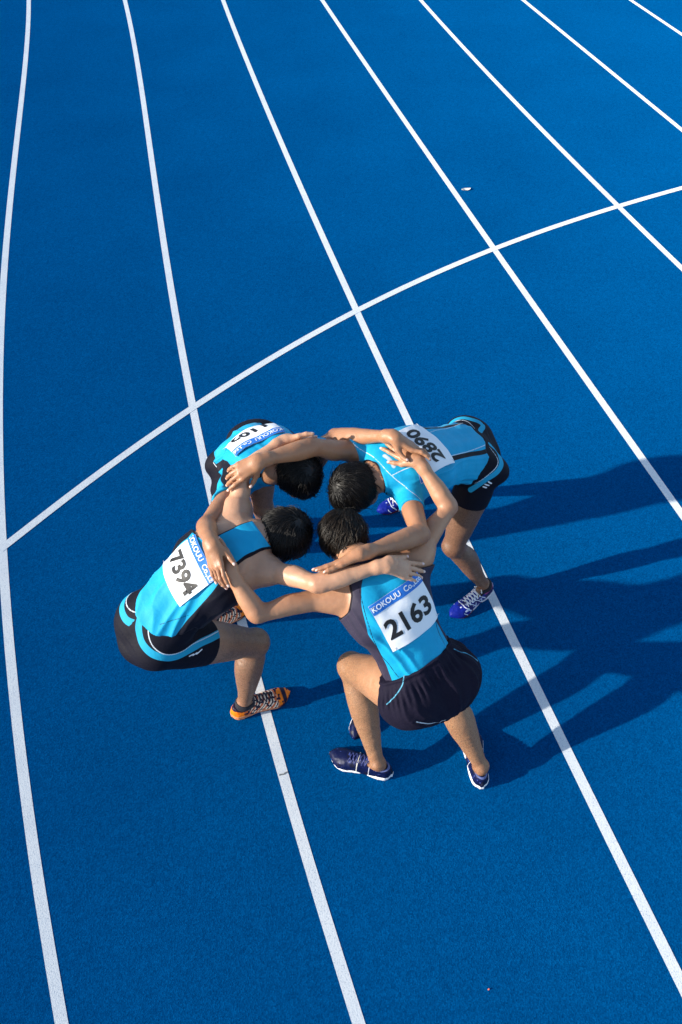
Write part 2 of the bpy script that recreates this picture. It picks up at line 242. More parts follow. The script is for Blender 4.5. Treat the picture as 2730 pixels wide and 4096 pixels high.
class Loft:                                  # elliptical tube along a curve
    def __init__(s, pts, side, a, b, t, front=None):
        s.p = np.array(pts, float); s.t = np.array(t, float); n = len(s.p)
        tan = np.gradient(s.p, axis=0); tan /= np.linalg.norm(tan, axis=1)[:, None]
        sd = np.array(side, float); sd -= tan*(sd*tan).sum(1)[:, None]; sd /= np.linalg.norm(sd, axis=1)[:, None]
        s.ax, s.sd, s.nm = tan, sd, np.cross(sd, tan)
        s.a, s.b = np.array(a, float), np.array(b, float)
        m = np.maximum(s.a, s.b)[:, None]; s.lo = (s.p - m).min(0); s.hi = (s.p + m).max(0)
    def param(s, x, y, z):
        best = None; bi = None
        for i in range(len(s.p) - 1):
            A, ba = s.p[i], s.p[i+1] - s.p[i]; L = float(ba @ ba)
            px, py, pz = x - F32(A[0]), y - F32(A[1]), z - F32(A[2])
            t = np.clip((px*F32(ba[0]) + py*F32(ba[1]) + pz*F32(ba[2]))/F32(L), 0, 1)
            q = (px - t*F32(ba[0]))**2 + (py - t*F32(ba[1]))**2 + (pz - t*F32(ba[2]))**2
            u = t + F32(i)
            if best is None: best, bi = q, u
            else:
                m = q < best; best = np.where(m, q, best); bi = np.where(m, u, bi)
        i0 = np.minimum(bi.astype(np.int32), len(s.p) - 2); f = (bi - i0).astype(F32)
        def L(tab): tab = tab.astype(F32); return tab[i0]*(1 - f) + tab[i0 + 1]*f
        qx, qy, qz = x - L(s.p[:, 0]), y - L(s.p[:, 1]), z - L(s.p[:, 2])
        lx = qx*L(s.sd[:, 0]) + qy*L(s.sd[:, 1]) + qz*L(s.sd[:, 2])
        ly = qx*L(s.nm[:, 0]) + qy*L(s.nm[:, 1]) + qz*L(s.nm[:, 2])
        lz = qx*L(s.ax[:, 0]) + qy*L(s.ax[:, 1]) + qz*L(s.ax[:, 2])
        t = L(s.t); dt = (s.t[-1] - s.t[0])/np.linalg.norm(np.diff(s.p, axis=0), axis=1).sum()
        return t + lz*F32(dt), lx, ly, lz, L(s.a), L(s.b)
    def d(s, x, y, z):
        t, lx, ly, lz, a, b = s.param(x, y, z)
        c = np.minimum(a, b)*F32(.8)
        k0 = np.sqrt((lx/a)**2 + (ly/b)**2 + (lz/c)**2)
        k1 = np.sqrt((lx/a**2)**2 + (ly/b**2)**2 + (lz/c**2)**2)
        return k0*(k0 - 1)/np.maximum(k1, 1e-5)
    def at(s, t, lx=0., ly=0.):
        g = lambda tab: np.array([np.interp(t, s.t, tab[:, k]) for k in range(3)])
        return g(s.p) + g(s.sd)*lx + g(s.nm)*ly
    def frame(s, t):
        g = lambda tab: unit(np.array([np.interp(t, s.t, tab[:, k]) for k in range(3)]))
        return g(s.sd), g(s.ax), g(s.nm)

def smin(a, b, k):
    if k <= 0: return np.minimum(a, b)
    h = np.maximum(F32(k) - np.abs(a - b), 0)/F32(k)
    return np.minimum(a, b) - h*h*F32(k*.25)
def smax(a, b, k): return -smin(-a, -b, k)

class Chain:                                 # limb: one tapered tube along a smoothed line
    def __init__(s, pts, radii, n=4):
        E = smooth_curve(np.hstack([np.array(pts, float), np.array(radii, float)[:, None]]), n)
        s.seg = [Seg(E[i, :3], E[i+1, :3], E[i, 3], E[i+1, 3]) for i in range(len(E) - 1)]
        s.lo = np.min([q.lo for q in s.seg], 0); s.hi = np.max([q.hi for q in s.seg], 0)
    def d(s, x, y, z):
        D = None
        for q in s.seg:
            v = q.d(x, y, z); D = v if D is None else np.minimum(D, v)
        return D
def chain(pts, radii, k=.012, n=4):
    return [(Chain(pts, radii, n), k)]

def feval(items, P):                         # smooth union at scattered points (N,3)
    P = np.asarray(P, F32); x, y, z = P[:, 0], P[:, 1], P[:, 2]; D = None
    for pr, k in items:
        d = pr.d(x, y, z); D = d if D is None else smin(D, d, k)
    return D
def fgrad(items, P, e=.004):
    P = np.asarray(P, float); g = np.zeros_like(P)
    for i in range(3):
        o = np.zeros(3); o[i] = e
        g[:, i] = feval(items, P + o) - feval(items, P - o)
    return g/np.maximum(np.linalg.norm(g, axis=1), 1e-9)[:, None]

class Grid:
    def __init__(s, lo, hi, h):
        s.h = h; s.lo = np.floor(np.array(lo)/h)*h
        s.n = np.ceil((np.array(hi) - s.lo)/h).astype(int) + 1
        s.ax = [(s.lo[i] + h*np.arange(s.n[i])).astype(F32) for i in range(3)]
        s.D = np.full(s.n, .5, F32)
    def block(s, lo, hi, m):
        i0 = np.maximum(np.floor((np.array(lo) - m - s.lo)/s.h).astype(int), 0)
        i1 = np.minimum(np.ceil((np.array(hi) + m - s.lo)/s.h).astype(int) + 1, s.n)
        sl = tuple(slice(max(a, 0), max(b, 0)) for a, b in zip(i0, i1))
        return sl, s.ax[0][sl[0]][:, None, None], s.ax[1][sl[1]][None, :, None], s.ax[2][sl[2]][None, None, :]
    def add(s, items, grow=0.):
        for pr, k in items:
            sl, x, y, z = s.block(pr.lo, pr.hi, k + grow + .02)
            if min(b.stop - b.start for b in sl) <= 0: continue
            s.D[sl] = smin(s.D[sl], pr.d(x, y, z) - F32(grow), k)
        return s
    def full(s): return s.ax[0][:, None, None], s.ax[1][None, :, None], s.ax[2][None, None, :]

def bounds(items, m=.03):
    return np.min([p.lo for p, k in items], 0) - m, np.max([p.hi for p, k in items], 0) + m

def surface(g):                              # naive surface nets -> verts, quads
    D, h = g.D, g.h; I = D < 0; n = np.array(D.shape)
    cnt = np.zeros(n - 1, np.int8)
    off = [(i, j, k) for i in (0, 1) for j in (0, 1) for k in (0, 1)]
    sub = lambda A, o: A[o[0]:o[0]+n[0]-1, o[1]:o[1]+n[1]-1, o[2]:o[2]+n[2]-1]
    for o in off: cnt += sub(I, o)
    c = np.argwhere((cnt > 0) & (cnt < 8)); del cnt
    idx = np.full(n - 1, -1, np.int32); idx[c[:, 0], c[:, 1], c[:, 2]] = np.arange(len(c), dtype=np.int32)
    val = {o: D[c[:, 0]+o[0], c[:, 1]+o[1], c[:, 2]+o[2]] for o in off}
    acc = np.zeros((len(c), 3)); w = np.zeros(len(c))
    for o in off:
        for ax in range(3):
            if o[ax]: continue
            q = list(o); q[ax] = 1; q = tuple(q); a, b = val[o], val[q]
            m = (a < 0) != (b < 0); t = np.where(m, a/np.where(m, a - b, 1), 0)
            p = np.repeat(np.array(o, float)[None], len(c), 0); p[:, ax] += t
            acc += p*m[:, None]; w += m
    V = (c + acc/w[:, None])*h + g.lo
    Q = []
    for ax in range(3):
        s0 = [slice(1, -1)]*3; s1 = [slice(1, -1)]*3; s0[ax] = slice(0, -1); s1[ax] = slice(1, None)
        A, B = I[tuple(s0)], I[tuple(s1)]
        e = np.argwhere(A != B)
        if not len(e): continue
        fl = A[e[:, 0], e[:, 1], e[:, 2]]
        for k in range(3):
            if k != ax: e[:, k] += 1
        u, v = [(1, 2), (2, 0), (0, 1)][ax]
        def cell(du, dv):
            q = e.copy(); q[:, u] += du; q[:, v] += dv; return idx[q[:, 0], q[:, 1], q[:, 2]]
        q = np.stack([cell(-1, -1), cell(0, -1), cell(0, 0), cell(-1, 0)], 1)
        q[~fl] = q[~fl][:, ::-1]; Q.append(q)
    Q = np.concatenate(Q); Q = Q[(Q >= 0).all(1)]
    return V, Q

def vnoise(x, y, z, seed=0):                 # smooth value noise, -1..1
    x, y, z = np.broadcast_arrays(np.asarray(x, float), np.asarray(y, float), np.asarray(z, float))
    xi, yi, zi = np.floor(x).astype(np.int64), np.floor(y).astype(np.int64), np.floor(z).astype(np.int64)
    f = lambda q: q*q*(3 - 2*q)
    u, v, w = f(x - xi), f(y - yi), f(z - zi); r = 0
    for a in (0, 1):
        for b in (0, 1):
            for c in (0, 1):
                hh = ((xi+a)*374761393 + (yi+b)*668265263 + (zi+c)*2147483647 + seed*974634777) & 0x7fffffff
                hh = ((hh ^ (hh >> 13))*1274126177) & 0x7fffffff
                hh = (hh ^ (hh >> 16)) & 0xffff
                r = r + (hh/32767.5 - 1)*(u if a else 1-u)*(v if b else 1-v)*(w if c else 1-w)
    return r

def curve_dist(P, C):                        # distance of points to a polyline
    best = np.full(len(P), 9.)
    C = np.asarray(C, float)
    for i in range(len(C) - 1):
        ba = C[i+1] - C[i]; q = P - C[i]; t = np.clip(q @ ba/max(ba @ ba, 1e-12), 0, 1)
        best = np.minimum(best, np.linalg.norm(q - t[:, None]*ba, axis=1))
    return best
def line_dist(P, C, N):                       # the same measured along the cloth: the offset across it is ignored
    best = np.full(len(P), 9.); C = np.asarray(C, float)
    for i in range(len(C) - 1):
        ba = C[i+1] - C[i]; n = unit(N[i] + N[i+1]); ba = ba - n*(ba @ n); q = P - C[i]; k = q @ n; q = q - k[:, None]*n
        t = np.clip(q @ ba/max(ba @ ba, 1e-12), 0, 1); d = np.linalg.norm(q - t[:, None]*ba, axis=1)
        best = np.minimum(best, np.where(np.abs(k) < .03, d, 9.))
    return best
def smooth_curve(C, n=6):
    C = np.asarray(C, float); E = np.vstack([2*C[0]-C[1], C, 2*C[-1]-C[-2]]); out = []
    for i in range(1, len(E) - 2):
        for q in np.arange(n)/n:
            out.append(.5*(2*E[i] + (E[i+1]-E[i-1])*q + (2*E[i-1]-5*E[i]+4*E[i+1]-E[i+2])*q*q + (3*E[i]-E[i-1]-3*E[i+1]+E[i+2])*q**3))
    out.append(E[-2]); return np.array(out)
# ------------------------------------------------------------------ the track
def sheet(name, L, R, z, m):
    V = [(*p, z) for p in L] + [(*p, z) for p in R]; n = len(L)
    o = mesh_obj(name, np.array(V), np.array([(i, i+1, n+i+1, n+i) for i in range(n-1)]), m, smooth=False); o['kind'] = 'structure'
    return o
def ribbon(pts, w):
    p = np.asarray(pts, float); t = np.gradient(p, axis=0); t /= np.linalg.norm(t, axis=1)[:, None]; n = np.stack([t[:, 1], -t[:, 0]], 1)
    return p - n*w/2, p + n*w/2
gr = mesh_obj('running_track', np.array([(-300., -300, 0), (300, -300, 0), (300, 300, 0), (-300, 300, 0)]), np.array([(0, 1, 2, 3)]), track_mat(), smooth=False)
gr['kind'] = 'structure'
M_PAINT = paint_mat()
for pts in LANE_LINES:
    a, b_ = ribbon(smooth_curve(pts, 4), .048); sheet('lane_line', a, b_, .0015, M_PAINT)
a, b_ = ribbon(smooth_curve(START_LINE, 4), .048); sheet('start_line', a, b_, .003, M_PAINT)
# ------------------------------------------------------------------ figures
class Person:
    def __init__(s, j, o):
        s.j = j = {k: np.array(v, float) for k, v in j.items()}; s.o = o; r = o.get('r', 1.); ra, rl = r*o.get('ra', 1.), r*o.get('rl', 1.)
        hm = (j['hipL'] + j['hipR'])/2; nk = j['neck']; ax = unit(nk - hm)
        sh = unit(j['hipR'] - j['hipL']); ss = unit(j['shR'] - j['shL'])
        nm = unit(np.cross(unit(sh + ss), ax))
        T = np.linspace(-.16, 1.04, 17); L = np.linalg.norm(nk - hm); bulge = o.get('bulge', .045)
        pts = [hm + ax*L*t + nm*(bulge*4*max(t, -.1)*(1 - t)*(1 if t > 0 else .5)) for t in T]
        side = [sh*(1 - np.clip(t, 0, 1)) + ss*np.clip(t, 0, 1) for t in T]
        kt = [-.16, -.05, .06, .2, .36, .5, .66, .8, .9, 1.0, 1.04]
        ka = np.array([.085, .128, .148, .144, .134, .144, .158, .158, .14, .10, .075])*r
        kb = np.array([.080, .104, .110, .102, .094, .100, .106, .104, .088, .068, .058])*r
        s.loft = Loft(pts, side, np.interp(T, kt, ka), np.interp(T, kt, kb), T)
        s.ax, s.nm, s.L = ax, nm, L; lf = s.loft
        s.torso = [(lf, .0)]
        for q in 'LR':
            sg = 1 if q == 'R' else -1
            S = j['sh'+q]; H = j['hip'+q]
            base = lf.at(.88, sg*.05*r, .02)
            s.torso += [(Seg(base, S, .062*r, .055*r), .04), (Seg(lf.at(.97, sg*.03, .03), S + nm*.012, .038*r, .036*r), .035)]
            s.torso += [(Ell(lf.at(.76, sg*.075*r, .068*r), lf.frame(.76), (.055*r, .085*r, .032*r)), .03)]     # shoulder blade
            s.torso += [(Seg(lf.at(.62, sg*.115*r, .02), S*.75 + lf.at(.82, sg*.11, 0)*.25, .045*r, .048*r), .04)]      # lat to armpit
            s.torso += [(Ell(H + nm*.035*s.o.get('rb', 1.) - ax*.02*s.o.get('rb', 1.), (sh, ax, nm), (.084*r, .095*r, .085*r*s.o.get('rb', 1.))), .04)]                   # buttock
        s.arm = {}; s.leg = {}; s.hand = {}; s.shoe = {}
        for q in 'LR':
            s.arm[q] = s.mk_arm(q, ra); s.leg[q] = s.mk_leg(q, rl)
        s.mk_head(r)
    def mk_arm(s, q, r):
        j = s.j; S, E, W = j['sh'+q], j['el'+q], j['wr'+q]
        m = (S + W)/2 - E; m = unit(m - unit(W - S)*(m @ unit(W - S)))
        dl = s.o.get('r', 1.)/r
        up = [(0, .056*dl, 0), (.13, .057*dl, 0), (.30, .050, .003), (.42, .047, .004), (.60, .0475, .007), (.82, .040, .001), (1, .037, 0)]
        fo = [(0, .037, 0), (.16, .043, .003), (.32, .042, .002), (.55, .036, 0), (.8, .0285, 0), (1, .0265, 0)]
        it = chain([S + (E-S)*t + m*o for t, _, o in up], [a*r for _, a, _ in up], .035)
        it += chain([E + (W-E)*t + m*o for t, _, o in fo], [a*r for _, a, _ in fo], .02)
        it += [(Seg(E - m*.008, E - m*.014 + (S-E)*.05, .026*r, .022*r), .010), (Seg(E + (W-E)*.10 - m*.004, E + (W-E)*.42 - m*.006, .034*r, .026*r), .02)]
        return it
    def mk_leg(s, q, r):
        j = s.j; H, K, A = j['hip'+q], j['knee'+q], j['ank'+q]
        m = K - (H + A)/2; m = unit(m - unit(A - H)*(m @ unit(A - H))) if np.linalg.norm(m) > .02 else unit(j['toe'+q] - j['heel'+q])
        th = [(0, .086, 0), (.2, .086, .008), (.45, .078, .010), (.7, .065, .006), (.9, .055, 0), (1, .052, 0)]
        sk = [(0, .051, 0), (.12, .049, -.004), (.30, .056, -.014), (.48, .051, -.010), (.7, .039, -.003), (.9, .0315/(.5 + .5*r), 0), (1, .031/(.4 + .6*r), 0)]
        it = chain([H + (K-H)*t + m*o for t, _, o in th], [a*r for _, a, _ in th], .02)
        it += [(Seg(H + (K-H)*.25 - m*.022, H + (K-H)*.75 - m*.014, .062*r, .045*r), .03)]
        it += chain([K + (A-K)*t + m*o for t, _, o in sk], [a*r for _, a, _ in sk], .02)
        it += [(Seg(K + m*.018 - unit(A-K)*.005, K + m*.020 + unit(A-K)*.02, .030*r, .027*r), .02),
               (Seg(K + (A-K)*.1 + m*.022, K + (A-K)*.8 + m*.010, .024*r, .021*r), .02)]
        f = j['toe'+q] - j['heel'+q]; f[2] = 0; f = unit(f); sd = unit(np.cross(f, A - K))
        it += [(Seg(A + sd*.024, A + sd*.024 - vec(0, 0, .005), .013, .012), .012), (Seg(A - sd*.024, A - sd*.024, .013, .012), .012)]
        g = vec(A[0], A[1], .040)
        it += [(Seg(A - f*.012, g - f*.022, .027, .022), .015), (Seg(A, g + f*.10, .026, .020), .02), (Seg(g, g + f*.15, .022, .014), .02)]
        return it
    def mk_head(s, r):
        j = s.j; h = j['head']; nk = j['neck']
        u = unit(np.array(s.o['crown'], float)); f = np.array(s.o['face'], float); f = unit(f - u*(f @ u)); sd = np.cross(f, u)
        s.hu, s.hf, s.hs = u, f, sd
        q_ = s.o.get('rh', 1.); s.rh = q_
        P = lambda a, b, c: h + (sd*a + f*b + u*c)*q_
        s.P = P; V3 = lambda *v: tuple(x*q_ for x in v)
        it = [(Ell(h, (sd, f, u), V3(.075, .096, .089)), 0), (Ell(P(0, .028, -.052), (sd, f, u), V3(.060, .066, .066)), .03),
              (Ell(P(0, .060, -.100), (sd, f, u), V3(.030, .030, .024)), .03)]
        for g in (-1, 1):
            it += [(Ell(P(g*.042, .070, -.030), (sd, f, u), V3(.022, .020, .020)), .02), (Ell(P(g*.079, -.004, -.020), (sd + f*-.35*g, f + sd*.35*g, u), V3(.006, .018, .030)), .006),
                   (Seg(P(g*.012, .092, .018), P(g*.044, .080, .020), .008, .008), .01)]
        it += [(Seg(P(0, .094, .010), P(0, .112, -.030), .007, .011), .012), (Seg(P(-.012, .100, -.034), P(.012, .100, -.034), .009, .009), .008),
               (Seg(P(-.020, .088, -.066), P(.020, .088, -.066), .008, .008), .008), (Seg(P(-.017, .086, -.075), P(.017, .086, -.075), .008, .008), .006)]
        neck = [(Seg(s.loft.at(.93, 0, 0), P(0, -.030, -.050), .062*r, .056*r), .03)]
        s.head = it; s.neck = neck
    def body_items(s, hands=True):
        it = list(s.torso)
        for q in 'LR': it += s.leg[q]
        it += [(p, .03 if i == 0 else k) for i, (p, k) in enumerate(s.neck)]
        for q in 'LR':
            it += [(p, k) for p, k in s.arm[q]]
            if hands and q in s.hand: it += s.hand[q]
        it += [(p, .02 if i == 0 else k) for i, (p, k) in enumerate(s.head)]
        return it
    def mirror(s, P):                        # mirror points about the torso's middle plane
        c = s.loft.at(.5); sd = s.loft.frame(.5)[0]
        return P - 2*((P - c) @ sd)[:, None]*sd

def hand(per, q, aim, sup, spread=.10, off=.005, thumb_out=.9, reach=1.):
    """a hand lying on what it holds: every finger bone is laid on the surface below it"""
    W = per.j['wr'+q]; E = per.j['el'+q]
    sup = [(p_, k_) for p_, k_ in sup if ((p_.lo - .2 < W) & (p_.hi + .2 > W)).all()]
    h = unit(np.array(aim, float) - W)
    n = fgrad(sup, [W + h*.07])[0]; n = unit(n + vec(0, 0, .25))
    h = unit(h - n*(h @ n)*.8); n = unit(n - h*(n @ h))
    sg = 1 if q == 'R' else -1
    tl = np.cross(n, h)*sg                   # towards the thumb
    def seat(p, r):
        p = np.array(p, float)
        for _ in range(8):
            d = feval(sup, p) - r - off
            p = p - n*np.clip(d, -.02, .02)[:, None]*.8
        return p
    lat = np.array([.030, .010, -.010, -.029]); fw = np.array([.088, .093, .088, .079])
    K0 = W + h*fw[:, None] + tl*lat[:, None]
    K = seat(K0, .013); K = np.where((np.linalg.norm(K - K0, axis=1) > .05)[:, None], K0, K)
    it = []
    for k in range(4):
        b = W + tl*lat[k]*.55 + h*.008
        it += [(Seg(b, K[k], .0150, .0112), .016)]
    it += [(Seg(W + h*.03 + tl*.008, (K[1] + K[2])/2 - h*.02, .016, .014), .016), (Seg(W - unit(W-E)*.03, W + h*.02, .0255, .018), .02)]
    ln = np.array([[.040, .024, .020], [.044, .027, .021], [.041, .025, .020], [.032, .019, .018]])
    ln = ln*reach
    ang = np.array([1.2, .35, -.45, -1.35])*spread
    d = np.array([unit(h*np.cos(a) + tl*np.sin(a)) for a in ang]); p = K.copy(); rad = [.0095, .0086, .0077, .0066]
    tips = []
    for b in range(3):
        q2 = p + d*ln[:, b:b+1]; q3 = seat(q2, rad[b+1] + .001)
        mv = q3 - q2; ml = np.linalg.norm(mv, axis=1)[:, None]; lim = ln[:, b:b+1]*.75
        q3 = q2 + mv*np.minimum(1, lim/np.maximum(ml, 1e-6))
        dd = q3 - p; dd /= np.linalg.norm(dd, axis=1)[:, None]; q3 = p + dd*ln[:, b:b+1]
        mid = (p + q3)/2
        for k in range(4): it += [(Seg(p[k], q3[k], rad[b] + (.0008 if b else 0), rad[b+1]), .006 if b == 0 else .004)]
        p = q3; d = dd
    tips = [(p[k], d[k]) for k in range(4)]
    t0 = W + h*.018 + tl*.018; td = unit(h*np.cos(thumb_out) + tl*np.sin(thumb_out))
    t1 = seat([t0 + td*.042], .014)[0]; t1 = t0 + unit(t1 - t0)*.044
    td2 = unit(td + h*.45)
    t2 = seat([t1 + td2*.032], .0105)[0]; t2 = t1 + unit(t2 - t1)*.032
    t3 = seat([t2 + td2*.026], .009)[0]; t3 = t2 + unit(t3 - t2)*.026
    it += [(Seg(t0, t1, .0165, .0125), .016), (Seg(t1, t2, .0112, .0100), .006), (Seg(t2, t3, .0102, .0078), .004)]
    per.hand[q] = it; tips.append((t3, unit(t3 - t2)))
    per.nails = getattr(per, 'nails', []) + [(p_ + n*.005, d_) for p_, d_ in tips]
    per.knuckles = getattr(per, 'knuckles', []) + [k_ + n*.008 for k_ in K]

def skin_mesh(per, h):
    it = per.body_items(); g = Grid(*bounds(it, .02), h).add(it)
    near = np.abs(g.D) < .012                    # tendon and muscle relief, a millimetre or two
    X, Y, Z = [q[near] for q in np.broadcast_arrays(*g.full())]
    g.D[near] -= (vnoise(X*24, Y*24, Z*24, 51)*.0014 + vnoise(X*62, Y*62, Z*62, 52)*.0007).astype(F32); del X, Y, Z, near
    V, Q = surface(g); del g
    at = {}
    nl = np.full(len(V), 9.)
    for p, d in getattr(per, 'nails', []): nl = np.minimum(nl, np.linalg.norm((V - p)*1., axis=1))
    kn = np.full(len(V), 9.)
    for p in getattr(per, 'knuckles', []): kn = np.minimum(kn, np.linalg.norm(V - p, axis=1))
    leg = np.minimum(curve_dist(V, [per.j['hipL'], per.j['kneeL'], per.j['ankL']]), curve_dist(V, [per.j['hipR'], per.j['kneeR'], per.j['ankR']]))
    jt = np.full(len(V), 9.)
    for k_ in ('elL', 'elR', 'kneeL', 'kneeR', 'ankL', 'ankR'): jt = np.minimum(jt, np.linalg.norm(V - per.j[k_], axis=1))
    at['joint'] = jt
    at['nail'], at['knuckle'], at['leg'] = nl, kn, leg
    return V, Q, at

def shirt_mesh(per, h, kind):
    lf, j = per.loft, per.j; it = list(per.torso); slv = {}
    if kind == 'tee': 
        for q in 'LR':
            S, E = j['sh'+q], j['el'+q]; it += per.arm[q][:1]
    else:
        for q in 'LR': it += [(Seg(j['sh'+q], j['sh'+q]*.75 + j['el'+q]*.25, .055, .05), .035)]
    g = Grid(*bounds(it, .03), h).add(it)
    near = np.abs(g.D - .008) < .03
    x, y, z = [q[near] for q in np.broadcast_arrays(*g.full())]
    X, Y, Z = x, y, z; t, lx, ly, lz, a, b = lf.param(x, y, z); tt = t; pp = np.arctan2(lx/a, ly/b); D = g.D[near]
    sd = per.o.get('seed', 1)
    fold = vnoise(pp*3.4 + tt*per.o.get('skew', 2.) + .5*vnoise(X*7, Y*7, Z*7, sd+9), tt*2.4, 0*tt, sd); fold = 1 - np.abs(fold)*2.4
    fine = vnoise(X*26, Y*26, Z*26, sd + 3); big = vnoise(X*9, Y*9, Z*9, sd + 7)
    wr = np.clip(fold, -.6, 1)*.0042*per.o.get('fold', 1.)*np.clip(1.25 - tt*.9, .25, 1) + fine*.0012 + big*.0030
    if kind == 'tee':
        for q in 'LR':
            S, E = j['sh'+q], j['el'+q]; d = np.sqrt((X-S[0])**2 + (Y-S[1])**2 + (Z-S[2])**2)
            wr = wr + .0028*np.clip(1 - np.abs(d - .07)/.09, 0, 1)*np.sin(d*170 + big*3)
    loose = per.o.get('loose', .008); h0, h1 = per.o.get('hem', (.02, 0))
    D = D - F32(loose) - wr.astype(F32) - F32(per.o.get('hemflare', .009))*np.clip((h0 + .14 - t)/.14, 0, 1.3)
    h0, h1 = per.o.get('hem', (.02, 0))
    cut = (F32(h0) + F32(h1)*np.minimum(np.abs(pp), 1.3)**2 - t)*F32(per.L)      # bottom hem
    P0, P1 = lf.at(.93), per.P(0, -.03, -.05)
    neckd = Seg(P0 + (P1-P0)*.0, P1 + (P1-P0)*.3, .074 if kind == 'tee' else .080, .080).d(x, y, z)
    cut = np.maximum(cut, -neckd)
    cut = np.maximum(cut, (t - F32(1.06))*F32(per.L))
    edge = -neckd
    if kind == 'tee':
        for q in 'LR':
            S, E = j['sh'+q], j['el'+q]; d = unit(E - S); fr = per.o['sleeve'][q]
            c = S + (E-S)*fr; c = (x - F32(c[0]))*F32(d[0]) + (y - F32(c[1]))*F32(d[1]) + (z - F32(c[2]))*F32(d[2])
            rr = Seg(S, E, .1, .1).d(x, y, z)
            c = np.where(rr < .03, c, -.3); cut = np.maximum(cut, c)
    else:
        for q in 'LR':
            sg = 1 if q == 'R' else -1; S, E = j['sh'+q], j['el'+q]
            base = lf.at(.90, sg*.125, .0)
            ad = Seg(S*.62 + base*.38, E, per.o.get('armhole', .078), .075).d(x, y, z)
            cut = np.maximum(cut, -ad); edge = np.maximum(edge, -ad)
            sc_, st_, sw_ = per.o.get('strap', (0., [0, .70, .80, .88, .96, 1.05], [.4, .30, .150, .112, .090, .078])); wl = (np.interp(t, st_, sw_) + sg*sc_*np.clip((t - .66)/.1, 0, 1)).astype(F32)
            cut = np.maximum(cut, lx*sg - wl); edge = np.maximum(edge, np.where(t > .6, lx*sg - wl, -.2))
    g.D -= F32(loose); g.D[near] = smax(D, cut.astype(F32), .004)
    V, Q = surface(g); del g
    P = V.astype(F32); t, lx, ly, lz, a, b = lf.param(P[:, 0], P[:, 1], P[:, 2])
    at = {'t': t*per.L, 'phi': np.arctan2(lx/a, ly/b), 'lx': lx}
    # distance to the cut edges, for bindings
    e = Seg(P0, P1 + (P1-P0)*.3, .074 if kind == 'tee' else .080, .080).d(P[:, 0], P[:, 1], P[:, 2]).copy()
    if kind != 'tee':
        for q in 'LR':
            sg = 1 if q == 'R' else -1; S, E = j['sh'+q], j['el'+q]; base = lf.at(.90, sg*.125, .0)
            e = np.minimum(e, Seg(S*.62 + base*.38, E, per.o.get('armhole', .078), .075).d(P[:, 0], P[:, 1], P[:, 2]))
            sc_, st_, sw_ = per.o.get('strap', (0., [0, .70, .80, .88, .96, 1.05], [.4, .30, .150, .112, .090, .078])); wl = np.interp(t, st_, sw_) + sg*sc_*np.clip((t - .66)/.1, 0, 1)
            e = np.minimum(e, wl - lx*sg)
    at['edge'] = e
    return V, Q, at

